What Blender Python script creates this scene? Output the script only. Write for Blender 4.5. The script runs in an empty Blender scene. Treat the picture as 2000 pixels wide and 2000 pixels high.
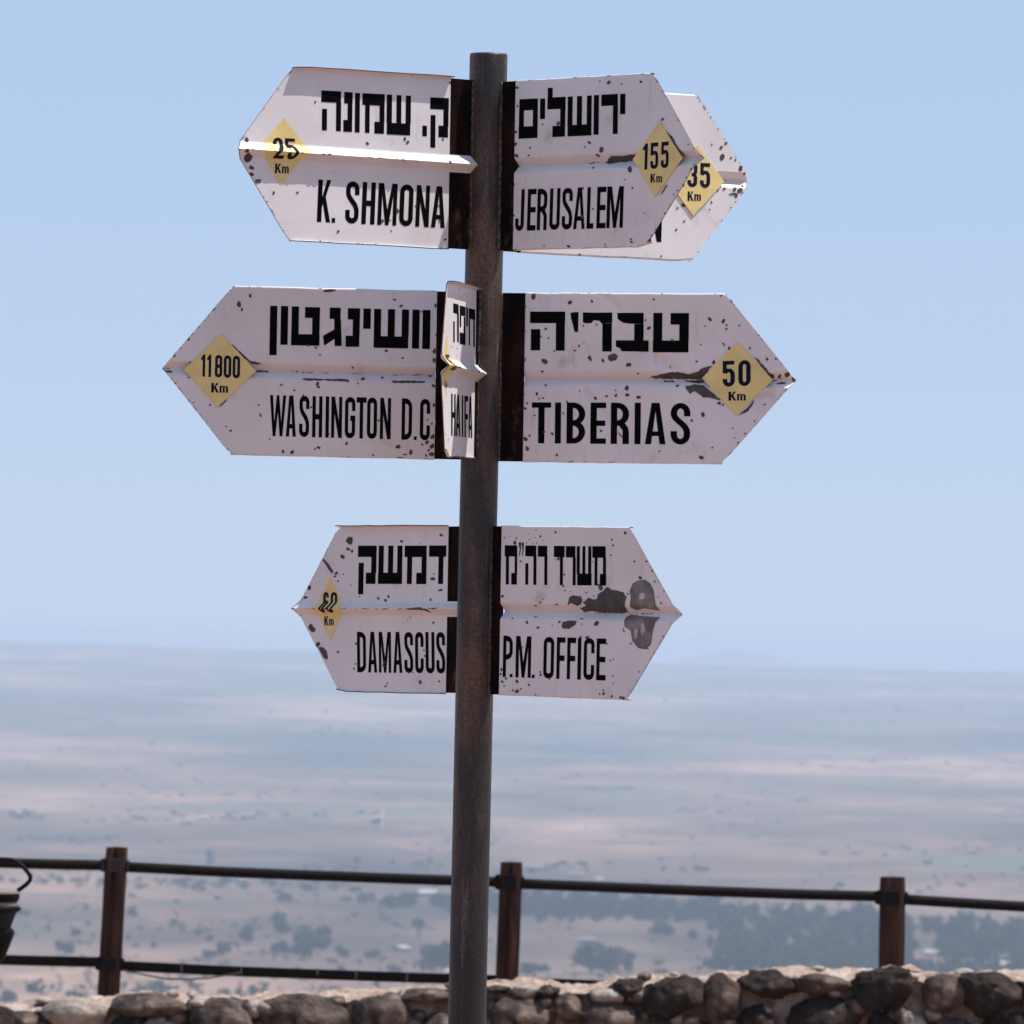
import bpy, bmesh, math, random
from mathutils import Vector, Matrix, noise, geometry
random.seed(7)
R = math.radians
SC = bpy.context.scene
COL = SC.collection

# ------------------------------------------------------------------ camera
F = 13500.0                      # focal length in photograph pixels (2000 px wide)
PITCH = math.atan(255.0 / F)
ROLL = 0.0165
CAM = Vector((0, 0, 1.6))
fwd = Vector((0, math.cos(PITCH), math.sin(PITCH)))
up0 = Vector((0, -math.sin(PITCH), math.cos(PITCH)))
X0 = Vector((1, 0, 0))
rt = X0 * math.cos(ROLL) + up0 * math.sin(ROLL)
upv = up0 * math.cos(ROLL) - X0 * math.sin(ROLL)
cam = bpy.data.cameras.new('camera')
camo = bpy.data.objects.new('camera', cam)
COL.objects.link(camo)
camo.matrix_world = Matrix(((rt.x, upv.x, -fwd.x, CAM.x), (rt.y, upv.y, -fwd.y, CAM.y), (rt.z, upv.z, -fwd.z, CAM.z), (0, 0, 0, 1)))
cam.sensor_width = 36.0
cam.lens = 36.0 * F / 2000.0
cam.clip_start = 0.5
cam.clip_end = 90000
cam.dof.use_dof = True
cam.dof.focus_distance = 12.1
cam.dof.aperture_fstop = 25.0
SC.camera = camo

# ------------------------------------------------------------------ world, sun, exposure
SUN_AZ = R(8)       # behind the picture plane, measured from +X
SUN_EL = R(65)
w = bpy.data.worlds.new('World'); SC.world = w; w.use_nodes = True
nt = w.node_tree; nt.nodes.clear()
sky = nt.nodes.new('ShaderNodeTexSky'); sky.sky_type = 'NISHITA'; sky.sun_disc = False
sky.sun_elevation = SUN_EL; sky.sun_rotation = R(90) - SUN_AZ
sky.air_density = 1.0; sky.dust_density = 0.0; sky.ozone_density = 1.0; sky.altitude = 3000
hs = nt.nodes.new('ShaderNodeMixRGB'); hs.inputs[0].default_value = 0.76      # an even milky veil over the whole dome
hs.inputs[2].default_value = (3.88, 5.02, 7.25, 1)
bg = nt.nodes.new('ShaderNodeBackground'); bg.inputs['Strength'].default_value = 0.09
wo = nt.nodes.new('ShaderNodeOutputWorld')
nt.links.new(sky.outputs[0], hs.inputs[1]); nt.links.new(hs.outputs[0], bg.inputs['Color']); nt.links.new(bg.outputs[0], wo.inputs['Surface'])
sl = bpy.data.lights.new('sun', 'SUN'); sl.energy = 5.0; sl.angle = R(0.53); sl.color = (1.0, 0.95, 0.88)
so = bpy.data.objects.new('sun', sl); COL.objects.link(so)
SD = Vector((math.cos(SUN_AZ) * math.cos(SUN_EL), math.sin(SUN_AZ) * math.cos(SUN_EL), math.sin(SUN_EL)))
so.rotation_euler = SD.to_track_quat('Z', 'Y').to_euler()
SC.view_settings.view_transform = 'Standard'; SC.view_settings.look = 'None'
SC.view_settings.exposure = 0.40; SC.view_settings.gamma = 1.0; SC.view_settings.use_curve_mapping = False
SC.cycles.use_denoising = True
SC.cycles.max_bounces = 8; SC.cycles.volume_bounces = 2

# ------------------------------------------------------------------ helpers
def ray(x, y):
    return fwd * F + rt * (x - 1000.0) - upv * (y - 1000.0)
def at(x, y, Y):
    d = ray(x, y); return CAM + d * (Y / d.y)
def inp(n, k, v): n.inputs[k].default_value = v

def mat(name, c1, c2=None, rough=0.6, metal=0.0, scale=8.0, detail=6.0, bump=0.0, bscale=None, lo=0.35, hi=0.65, c3=None, s3=3.0, t3=(0.55, 0.62), spec=0.5, stretch=None, rand=0.0):
    """procedural material: two colours mixed by noise, an optional third in patches, bump"""
    m = bpy.data.materials.new(name); m.use_nodes = True
    N = m.node_tree.nodes; L = m.node_tree.links; N.clear()
    o = N.new('ShaderNodeOutputMaterial'); p = N.new('ShaderNodeBsdfPrincipled'); L.new(p.outputs[0], o.inputs[0])
    inp(p, 'Roughness', rough); inp(p, 'Metallic', metal); inp(p, 'Specular IOR Level', spec)
    tc = N.new('ShaderNodeTexCoord'); src = tc.outputs['Object']
    if stretch:
        mp = N.new('ShaderNodeMapping'); mp.inputs['Scale'].default_value = stretch; L.new(src, mp.inputs[0]); src = mp.outputs[0]
    col = None
    if c2 is not None:
        n = N.new('ShaderNodeTexNoise'); inp(n, 'Scale', scale); inp(n, 'Detail', detail); inp(n, 'Roughness', 0.6); L.new(src, n.inputs['Vector'])
        r = N.new('ShaderNodeValToRGB'); r.color_ramp.elements[0].position = lo; r.color_ramp.elements[1].position = hi
        r.color_ramp.elements[0].color = (*c1, 1); r.color_ramp.elements[1].color = (*c2, 1)
        L.new(n.outputs['Fac'], r.inputs[0]); col = r.outputs[0]
    if c3 is not None:
        n3 = N.new('ShaderNodeTexNoise'); inp(n3, 'Scale', s3); inp(n3, 'Detail', 7.0); inp(n3, 'Roughness', 0.65); L.new(src, n3.inputs['Vector'])
        r3 = N.new('ShaderNodeValToRGB'); r3.color_ramp.elements[0].position = t3[0]; r3.color_ramp.elements[1].position = t3[1]
        L.new(n3.outputs['Fac'], r3.inputs[0])
        mx = N.new('ShaderNodeMixRGB'); L.new(r3.outputs[0], mx.inputs[0])
        if col: L.new(col, mx.inputs[1])
        else: mx.inputs[1].default_value = (*c1, 1)
        mx.inputs[2].default_value = (*c3, 1); col = mx.outputs[0]
    if rand > 0:
        oi = N.new('ShaderNodeObjectInfo'); mr = N.new('ShaderNodeMapRange'); inp(mr, 'To Min', 1 - rand); inp(mr, 'To Max', 1 + rand); L.new(oi.outputs['Random'], mr.inputs[0])
        h = N.new('ShaderNodeHueSaturation'); L.new(mr.outputs[0], h.inputs['Value'])
        if col: L.new(col, h.inputs['Color'])
        else: h.inputs['Color'].default_value = (*c1, 1)
        col = h.outputs[0]
    if col: L.new(col, p.inputs['Base Color'])
    else: p.inputs['Base Color'].default_value = (*c1, 1)
    if bump > 0:
        nb = N.new('ShaderNodeTexNoise'); inp(nb, 'Scale', bscale or scale * 2); inp(nb, 'Detail', 8.0); inp(nb, 'Roughness', 0.65); L.new(src, nb.inputs['Vector'])
        b = N.new('ShaderNodeBump'); inp(b, 'Strength', 1.0); inp(b, 'Distance', bump); L.new(nb.outputs['Fac'], b.inputs['Height']); L.new(b.outputs[0], p.inputs['Normal'])
    return m

M = {}
M['white'] = mat('white_paint', (0.70, 0.675, 0.70), (0.59, 0.56, 0.575), rough=0.38, scale=6, lo=0.3, hi=0.75, bump=0.0009, bscale=7, c3=(0.42, 0.34, 0.31), s3=11, t3=(0.60, 0.80))
def grime(m):
    N = m.node_tree.nodes; L = m.node_tree.links
    p = next(n for n in N if n.type == 'BSDF_PRINCIPLED'); src = p.inputs['Base Color'].links[0].from_socket
    tc = N.new('ShaderNodeTexCoord')
    for scale, st, lo, hi, colr, amt in ((60, (1, 1, .07), .60, .85, (.36, .27, .23, 1), .6), (240, (1, 1, 1), .66, .74, (.16, .11, .09, 1), .55), (34, (.25, 1, 1), .66, .80, (.30, .24, .22, 1), .4)):
        mp = N.new('ShaderNodeMapping'); mp.inputs['Scale'].default_value = st; L.new(tc.outputs['Object'], mp.inputs[0])
        n = N.new('ShaderNodeTexNoise'); inp(n, 'Scale', scale); inp(n, 'Detail', 6.0); inp(n, 'Roughness', 0.65); L.new(mp.outputs[0], n.inputs['Vector'])
        r = N.new('ShaderNodeValToRGB'); r.color_ramp.elements[0].position = lo; r.color_ramp.elements[1].position = hi; r.color_ramp.elements[1].color = (amt, amt, amt, 1); L.new(n.outputs['Fac'], r.inputs[0])
        x = N.new('ShaderNodeMixRGB'); L.new(r.outputs[0], x.inputs[0]); L.new(src, x.inputs[1]); x.inputs[2].default_value = colr; src = x.outputs[0]
    L.new(src, p.inputs['Base Color'])
grime(M['white'])
M['black'] = mat('black_print', (0.0022, 0.0020, 0.0024), rough=0.9, spec=0.03)
M['navy'] = mat('navy_print', (0.004, 0.008, 0.030), rough=0.7, spec=0.08)
M['yellow'] = mat('yellow_sticker', (0.74, 0.59, 0.24), (0.62, 0.49, 0.20), rough=0.45, scale=26)
M['chip'] = mat('bare_steel_chip', (0.050, 0.048, 0.053), (0.085, 0.078, 0.082), rough=0.7, scale=60, spec=0.2)
M['chiprim'] = mat('rust_rim', (0.10, 0.040, 0.022), (0.16, 0.075, 0.045), rough=0.8, scale=60)
M['burn'] = mat('scorched_metal', (0.06, 0.065, 0.075), (0.20, 0.19, 0.20), rough=0.45, scale=30, c3=(0.18, 0.08, 0.04), s3=24, t3=(0.55, 0.66))
M['residue'] = mat('sticker_residue', (0.62, 0.55, 0.54), (0.2, 0.10, 0.08), rough=0.7, scale=45)
M['rim'] = mat('rusted_sheet_edge', (0.16, 0.055, 0.03), (0.05, 0.022, 0.016), rough=0.8, scale=30)
M['bracket'] = mat('dark_rusted_bar', (0.0035, 0.002, 0.0018), (0.020, 0.0065, 0.004), rough=0.8, scale=26, lo=0.42, hi=0.66, bump=0.0012, bscale=60, c3=(0.11, 0.078, 0.066), s3=15, t3=(0.57, 0.72), spec=0.05, stretch=(1, 1, 0.4))
M['weld'] = mat('weld_bead', (0.012, 0.011, 0.011), (0.09, 0.08, 0.075), rough=0.6, scale=90, lo=0.45, hi=0.6, bump=0.001, bscale=200)
M['pole'] = mat('weathered_steel_pole', (0.013, 0.012, 0.0122), (0.025, 0.0205, 0.019), rough=0.48, scale=7, bump=0.0009, bscale=150, c3=(0.12, 0.062, 0.040), s3=7, t3=(0.50, 0.66), spec=0.36, stretch=(1, 1, 0.22))
def pole_extra(m):
    N = m.node_tree.nodes; L = m.node_tree.links
    p = next(n for n in N if n.type == 'BSDF_PRINCIPLED'); src = p.inputs['Base Color'].links[0].from_socket
    tc = N.new('ShaderNodeTexCoord'); mp = N.new('ShaderNodeMapping'); mp.inputs['Scale'].default_value = (1, 1, 0.05); L.new(tc.outputs['Object'], mp.inputs[0])
    n = N.new('ShaderNodeTexNoise'); inp(n, 'Scale', 75.0); inp(n, 'Detail', 5.0); L.new(mp.outputs[0], n.inputs['Vector'])
    r = N.new('ShaderNodeValToRGB'); r.color_ramp.elements[0].position = 0.60; r.color_ramp.elements[1].position = 0.74; r.color_ramp.elements[1].color = (0.55, 0.55, 0.55, 1); L.new(n.outputs['Fac'], r.inputs[0])
    x = N.new('ShaderNodeMixRGB'); L.new(r.outputs[0], x.inputs[0]); L.new(src, x.inputs[1]); x.inputs[2].default_value = (0.13, 0.125, 0.13, 1)
    n2 = N.new('ShaderNodeTexNoise'); inp(n2, 'Scale', 190.0); inp(n2, 'Detail', 6.0); inp(n2, 'Roughness', 0.7); L.new(tc.outputs['Object'], n2.inputs['Vector'])
    r2 = N.new('ShaderNodeValToRGB'); r2.color_ramp.elements[0].position = 0.35; r2.color_ramp.elements[0].color = (0.45, 0.45, 0.45, 1); r2.color_ramp.elements[1].position = 0.68; r2.color_ramp.elements[1].color = (1.75, 1.65, 1.6, 1); L.new(n2.outputs['Fac'], r2.inputs[0])
    y = N.new('ShaderNodeMixRGB'); y.blend_type = 'MULTIPLY'; inp(y, 0, 1.0); L.new(x.outputs[0], y.inputs[1]); L.new(r2.outputs[0], y.inputs[2]); L.new(y.outputs[0], p.inputs['Base Color'])
pole_extra(M['pole'])
M['post'] = mat('dark_fence_wood', (0.012, 0.0045, 0.0032), (0.075, 0.032, 0.018), rough=0.85, scale=22, bump=0.004, bscale=60, stretch=(1, 1, 0.12), spec=0.2)
M['rail'] = mat('fence_pipe', (0.004, 0.0038, 0.0042), (0.010, 0.006, 0.005), rough=0.7, scale=20, bump=0.001, spec=0.1)
M['clamp'] = mat('grey_clamp', (0.020, 0.020, 0.024), (0.034, 0.033, 0.036), rough=0.7, scale=20, spec=0.2)
M['clampdark'] = mat('dark_clamp', (0.006, 0.006, 0.008), (0.013, 0.011, 0.012), rough=0.8, scale=20, spec=0.1)
M['tape'] = mat('pale_joint', (0.13, 0.11, 0.10), rough=0.6)
M['wire'] = mat('grey_wire', (0.12, 0.10, 0.10), rough=0.6)
M['stone'] = mat('basalt_stone', (0.022, 0.016, 0.014), (0.19, 0.140, 0.115), rough=0.9, scale=13, lo=0.34, hi=0.68, bump=0.04, bscale=34, c3=(0.36, 0.28, 0.23), s3=5, t3=(0.56, 0.72), spec=0.25, rand=0.22)
M['stone_dark'] = mat('dark_pitted_basalt', (0.009, 0.007, 0.006), (0.085, 0.064, 0.055), rough=0.92, scale=14, lo=0.3, hi=0.72, bump=0.05, bscale=40, c3=(0.24, 0.17, 0.14), s3=8, t3=(0.60, 0.72), spec=0.2, rand=0.15)
M['stone_pale'] = mat('pale_stone', (0.14, 0.115, 0.098), (0.38, 0.32, 0.27), rough=0.9, scale=9, bump=0.02, bscale=24, c3=(0.07, 0.06, 0.06), s3=8, t3=(0.60, 0.72), spec=0.2, rand=0.12)
M['mortar'] = mat('pale_mortar', (0.34, 0.235, 0.185), (0.62, 0.49, 0.41), rough=0.95, scale=16, bump=0.04, bscale=36, c3=(0.13, 0.085, 0.068), s3=14, t3=(0.56, 0.68), spec=0.15)
M['darkmetal'] = mat('black_metal', (0.002, 0.002, 0.0021), (0.005, 0.0045, 0.0045), rough=0.6, scale=12, spec=0.1)
M['greymetal'] = mat('grey_metal', (0.0025, 0.0026, 0.004), (0.006, 0.006, 0.007), rough=0.9, scale=12)
M['palerim'] = mat('pale_rim', (0.18, 0.145, 0.135), rough=0.6)
M['leaf'] = mat('foliage', (0.004, 0.011, 0.008), (0.022, 0.042, 0.018), rough=0.95, scale=0.12, spec=0.2, rand=0.25)
M['trunk'] = mat('bark', (0.09, 0.06, 0.045), (0.14, 0.10, 0.08), rough=0.95, scale=3)
M['plaster'] = mat('white_plaster', (0.36, 0.33, 0.30), (0.30, 0.27, 0.25), rough=0.9, scale=0.4)
M['roof'] = mat('pale_roof', (0.36, 0.33, 0.32), (0.28, 0.26, 0.25), rough=0.8, scale=0.5)
M['roofdark'] = mat('dark_shed_roof', (0.10, 0.11, 0.13), (0.15, 0.15, 0.16), rough=0.8, scale=0.5)
M['glass'] = mat('window_glass', (0.03, 0.04, 0.05), rough=0.15)
M['red'] = mat('red_cloth', (0.55, 0.03, 0.03), rough=0.8)
M['clothwhite'] = mat('white_cloth', (0.75, 0.75, 0.75), rough=0.8)
M['clothblack'] = mat('black_cloth', (0.015, 0.015, 0.015), rough=0.8)

def link(name, me, material=None, parent=None, loc=None):
    o = bpy.data.objects.new(name, me); COL.objects.link(o)
    if material is not None and me is not None: me.materials.append(material)
    if parent is not None: o.parent = parent
    if loc is not None: o.location = loc
    return o
def mesh(name, verts, faces, smooth=False):
    me = bpy.data.meshes.new(name); me.from_pydata([tuple(v) for v in verts], [], faces); me.update()
    if smooth: me.polygons.foreach_set('use_smooth', [True] * len(me.polygons))
    return me
def bm_mesh(name, bm, smooth=False):
    me = bpy.data.meshes.new(name); bm.to_mesh(me); bm.free()
    if smooth: me.polygons.foreach_set('use_smooth', [True] * len(me.polygons))
    return me
def tag(o, label=None, cat=None, group=None, kind=None):
    if label: o['label'] = label
    if cat: o['category'] = cat
    if group: o['group'] = group
    if kind: o['kind'] = kind
    return o
def empty(name, loc, parent=None):
    o = bpy.data.objects.new(name, None); COL.objects.link(o); o.location = loc; o.empty_display_size = 0.1
    if parent: o.parent = parent
    return o
def tube(path, radii, seg=12, closed_ends=True):
    """verts, faces of a tube along a list of points"""
    V = []; Fc = []
    n = len(path)
    if not hasattr(radii, '__len__'): radii = [radii] * n
    for i, p in enumerate(path):
        t = (Vector(path[min(i + 1, n - 1)]) - Vector(path[max(i - 1, 0)])).normalized()
        a = t.cross(Vector((0, 1, 0)))
        if a.length < 0.2: a = t.cross(Vector((1, 0, 0)))
        a.normalize(); b = t.cross(a)
        for k in range(seg):
            an = 2 * math.pi * k / seg
            V.append(Vector(p) + (a * math.cos(an) + b * math.sin(an)) * radii[i])
    for i in range(n - 1):
        for k in range(seg):
            Fc.append((i * seg + k, i * seg + (k + 1) % seg, (i + 1) * seg + (k + 1) % seg, (i + 1) * seg + k))
    if closed_ends:
        Fc.append(tuple(range(seg))[::-1]); Fc.append(tuple((n - 1) * seg + k for k in range(seg)))
    return V, Fc
def boxvf(c, s, V, Fc, rot=None):
    b = len(V)
    for dx in (-1, 1):
        for dy in (-1, 1):
            for dz in (-1, 1):
                v = Vector((dx * s[0] / 2, dy * s[1] / 2, dz * s[2] / 2))
                if rot: v = rot @ v
                V.append(Vector(c) + v)
    for f in ((0, 1, 3, 2), (4, 6, 7, 5), (0, 4, 5, 1), (2, 3, 7, 6), (0, 2, 6, 4), (1, 5, 7, 3)):
        Fc.append(tuple(b + i for i in f))

# ------------------------------------------------------------------ terrain
def sst(a, b, x):
    t = max(0.0, min(1.0, (x - a) / (b - a))); return t * t * (3 - 2 * t)
def zt(x, y):
    z = 0.0
    if y > 28.3: z -= 70 * (1 - math.exp(-(y - 28.3) / 50.0))
    z -= 30 * sst(300, 1700, y)
    if y > 1000:
        z += noise.noise(Vector((x / 900.0, y / 1500.0, 3.1))) * 3.0 * sst(1000, 2500, y)
        z += noise.noise(Vector((x / 260.0, y / 400.0, 9.1))) * 0.7
    if y > 3500:
        z += noise.noise(Vector((x / 620.0, y / 1300.0, 5.7))) * 6.0 * sst(3500, 6500, y)
        z += noise.noise(Vector((x / 210.0, y / 420.0, 2.7))) * 1.6 * sst(3500, 6500, y)
        k = max(-1.6, min(1.6, (x / y) / 0.074))
        z += (74 - 13 * k) * sst(3600, 12600, y) ** 0.9 - 90 * sst(13200, 16000, y)
        hx = x / y
        z += 112 * math.exp(-((hx - 0.033) / 0.014) ** 2) * sst(16500, 18500, y) * (1 - sst(20000, 24000, y))
    return z
def build_ground():
    ys = [-80, -40, -15, 0, 4, 8, 12, 16, 20, 24, 26, 28.3, 30, 32, 36, 40, 46, 54, 65, 80, 100, 130, 170, 230, 320, 450, 650, 900, 1200, 1500, 1800]
    y = 2000.0
    while y < 16000: ys.append(y); y *= 1.010
    while y < 45000: ys.append(y); y *= 1.02
    nx = 150
    V = []; Fc = []
    for y in ys:
        hw = 60 + 0.55 * max(y, 0)
        for i in range(nx + 1):
            t = -1 + 2 * i / nx
            t = 0.35 * t + 0.65 * t ** 3
            x = t * hw
            V.append((x, y, zt(x, y)))
    for j in range(len(ys) - 1):
        for i in range(nx):
            a = j * (nx + 1) + i
            Fc.append((a, a + 1, a + nx + 2, a + nx + 1))
    return mesh('ground', V, Fc, True)

def ground_material():
    m = bpy.data.materials.new('dry_plain'); m.use_nodes = True
    N = m.node_tree.nodes; L = m.node_tree.links; N.clear()
    o = N.new('ShaderNodeOutputMaterial'); p = N.new('ShaderNodeBsdfPrincipled'); L.new(p.outputs[0], o.inputs[0])
    inp(p, 'Roughness', 0.95); inp(p, 'Specular IOR Level', 0.1)
    g = N.new('ShaderNodeNewGeometry'); pos = g.outputs['Position']
    def nz(scale, det=4, rough=0.55, st=(1, 1, 1)):
        mp = N.new('ShaderNodeMapping'); mp.inputs['Scale'].default_value = st; L.new(pos, mp.inputs[0])
        n = N.new('ShaderNodeTexNoise'); inp(n, 'Scale', scale); inp(n, 'Detail', det); inp(n, 'Roughness', rough); L.new(mp.outputs[0], n.inputs['Vector']); return n.outputs['Fac']
    def ramp(f, stops):
        r = N.new('ShaderNodeValToRGB'); e = r.color_ramp.elements
        e[0].position, e[0].color = stops[0][0], (*stops[0][1], 1); e[1].position, e[1].color = stops[-1][0], (*stops[-1][1], 1)
        for s in stops[1:-1]:
            q = e.new(s[0]); q.color = (*s[1], 1)
        L.new(f, r.inputs[0]); return r.outputs[0]
    def mix(f, a, b, mode='MIX'):
        x = N.new('ShaderNodeMixRGB'); x.blend_type = mode; L.new(f, x.inputs[0]) if not isinstance(f, float) else inp(x, 0, f)
        L.new(a, x.inputs[1]); L.new(b, x.inputs[2]); return x.outputs[0]
    base = ramp(nz(0.0024, 9, 0.68, (1, 0.4, 1)), [(0.37, (0.060, 0.056, 0.050)), (0.46, (0.122, 0.084, 0.064)), (0.55, (0.200, 0.132, 0.100)), (0.655, (0.33, 0.225, 0.175))])
    vo = N.new('ShaderNodeTexVoronoi'); vo.feature = 'F1'; inp(vo, 'Scale', 0.0030); inp(vo, 'Randomness', 0.9); L.new(pos, vo.inputs['Vector'])
    sep = N.new('ShaderNodeSeparateColor'); L.new(vo.outputs['Color'], sep.inputs[0])
    field = ramp(sep.outputs[0], [(0.0, (0.60, 0.62, 0.60)), (0.5, (0.95, 0.93, 0.90)), (0.85, (1.1, 1.05, 1.0)), (1.0, (1.25, 1.15, 1.08))])
    c = mix(0.85, base, field, 'MULTIPLY')
    fine = ramp(nz(0.016, 8, 0.72, (1, 0.5, 1)), [(0.34, (0.62, 0.64, 0.66)), (0.5, (0.95, 0.95, 0.95)), (0.66, (1.32, 1.26, 1.2))])
    c = mix(0.9, c, fine, 'MULTIPLY')
    mid = ramp(nz(0.0065, 6, 0.66, (1, 0.3, 1)), [(0.36, (0.64, 0.68, 0.72)), (0.5, (0.96, 0.96, 0.96)), (0.64, (1.28, 1.23, 1.19))])
    c = mix(0.8, c, mid, 'MULTIPLY')
    one = (1, 1, 1)
    green = ramp(nz(0.0033, 6, 0.62, (1, 0.5, 1)), [(0.57, (0, 0, 0)), (0.66, one)])
    gc = N.new('ShaderNodeRGB'); gc.outputs[0].default_value = (0.105, 0.105, 0.072, 1)
    c = mix(green, c, gc.outputs[0])
    bush = ramp(nz(0.030, 7, 0.75, (1, 0.45, 1)), [(0.54, (0, 0, 0)), (0.64, one)])
    bd = ramp(nz(0.0035, 4), [(0.40, (0.05, 0.05, 0.05)), (0.58, one)])
    bc = N.new('ShaderNodeRGB'); bc.outputs[0].default_value = (0.050, 0.062, 0.030, 1)
    c = mix(mix(1.0, bush, bd, 'MULTIPLY'), c, bc.outputs[0])
    # near yard: bare warm earth and gravel
    sx = N.new('ShaderNodeSeparateXYZ'); L.new(pos, sx.inputs[0])
    mr = N.new('ShaderNodeMapRange'); inp(mr, 'From Min', 32.0); inp(mr, 'From Max', 60.0); L.new(sx.outputs[1], mr.inputs[0])
    near = ramp(nz(3.0, 8, 0.65), [(0.35, (0.22, 0.120, 0.070)), (0.65, (0.30, 0.175, 0.11))])
    c = mix(mr.outputs[0], near, c)
    L.new(c, p.inputs['Base Color'])
    nb = nz(8.0, 6); b = N.new('ShaderNodeBump'); inp(b, 'Strength', 0.4); inp(b, 'Distance', 0.05); L.new(nb, b.inputs['Height']); L.new(b.outputs[0], p.inputs['Normal'])
    return m
M['ground'] = ground_material()
gr = link('ground', build_ground(), M['ground']); tag(gr, 'dry pinkish plain of fields and scrub stretching to the hazy horizon', kind='structure')

def ground_hit(x, y):
    """point of the terrain seen at pixel (x, y)"""
    d = ray(x, y); s = 600.0; step = 20.0
    while s < 44000:
        p = CAM + d * (s / d.y)
        if p.z < zt(p.x, p.y): break
        s += step; step = 10 + s * 0.004
    return Vector((p.x, p.y, zt(p.x, p.y)))

# ------------------------------------------------------------------ signpost: pole
YP = 12.15
pt = at(954.5, 105, YP); pb = at(912.0, 2000, YP)
adir = (pt - pb) / (pt.z - pb.z)
base = pb + adir * (0.0 - pb.z)
post = empty('signpost', base)
tag(post, 'tall grey steel pole carrying seven white arrow boards lettered in Hebrew and English', 'signpost')
RP = 37.0 * YP / F
def axis(z): return base + adir * (z - base.z)
def build_pole():
    seg = 48; hgt = pt.z; V = []; Fc = []
    rows = [(-0.3, RP)] + [(hgt * k / 24.0, RP) for k in range(24)] + [(hgt - 0.004, RP), (hgt, RP - 0.0012), (hgt, RP - 0.005), (hgt - 0.02, RP - 0.006), (hgt - 0.3, RP - 0.006)]
    for z, r in rows:
        c = adir * z
        for k in range(seg):
            a = 2 * math.pi * k / seg; V.append((c.x + r * math.cos(a), c.y + r * math.sin(a), z))
    n = len(rows)
    for i in range(n - 1):
        for k in range(seg):
            Fc.append((i * seg + k, i * seg + (k + 1) % seg, (i + 1) * seg + (k + 1) % seg, (i + 1) * seg + k))
    Fc.append(tuple((n - 1) * seg + k for k in range(seg)))
    return mesh('pole', V, Fc, True)
link('pole', build_pole(), M['pole'], post)

# ------------------------------------------------------------------ glyphs: condensed bold capitals built from strokes
def arc(cx, cy, rx, ry, a0, a1, n=9):
    return [(cx + rx * math.cos(R(a0 + (a1 - a0) * i / n)), cy + ry * math.sin(R(a0 + (a1 - a0) * i / n))) for i in range(n + 1)]
def bez(p0, p1, p2, p3, n=10):
    out = []
    for i in range(n + 1):
        t = i / n; u = 1 - t
        out.append(tuple(u ** 3 * a + 3 * u * u * t * b + 3 * u * t * t * c + t ** 3 * d for a, b, c, d in zip(p0, p1, p2, p3)))
    return out
def ribbon(path, tv, th, closed=False):
    n = len(path); L = []; Rr = []
    P = [Vector(p) for p in path]
    for i in range(n):
        if closed: a, b = P[(i - 1) % n], P[(i + 1) % n]
        else: a, b = P[max(i - 1, 0)], P[min(i + 1, n - 1)]
        t = b - a
        if t.length < 1e-9: t = Vector((1, 0))
        t.normalize(); nn = Vector((-t.y, t.x))
        h = 0.5 * math.hypot(nn.x * tv, nn.y * th)
        L.append(P[i] + nn * h); Rr.append(P[i] - nn * h)
    q = []
    for i in range(n if closed else n - 1):
        j = (i + 1) % n
        q.append([tuple(L[i]), tuple(L[j]), tuple(Rr[j]), tuple(Rr[i])])
    return q
def rect(x0, y0, x1, y1): return [(x0, y0), (x1, y0), (x1, y1), (x0, y1)]
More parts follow.
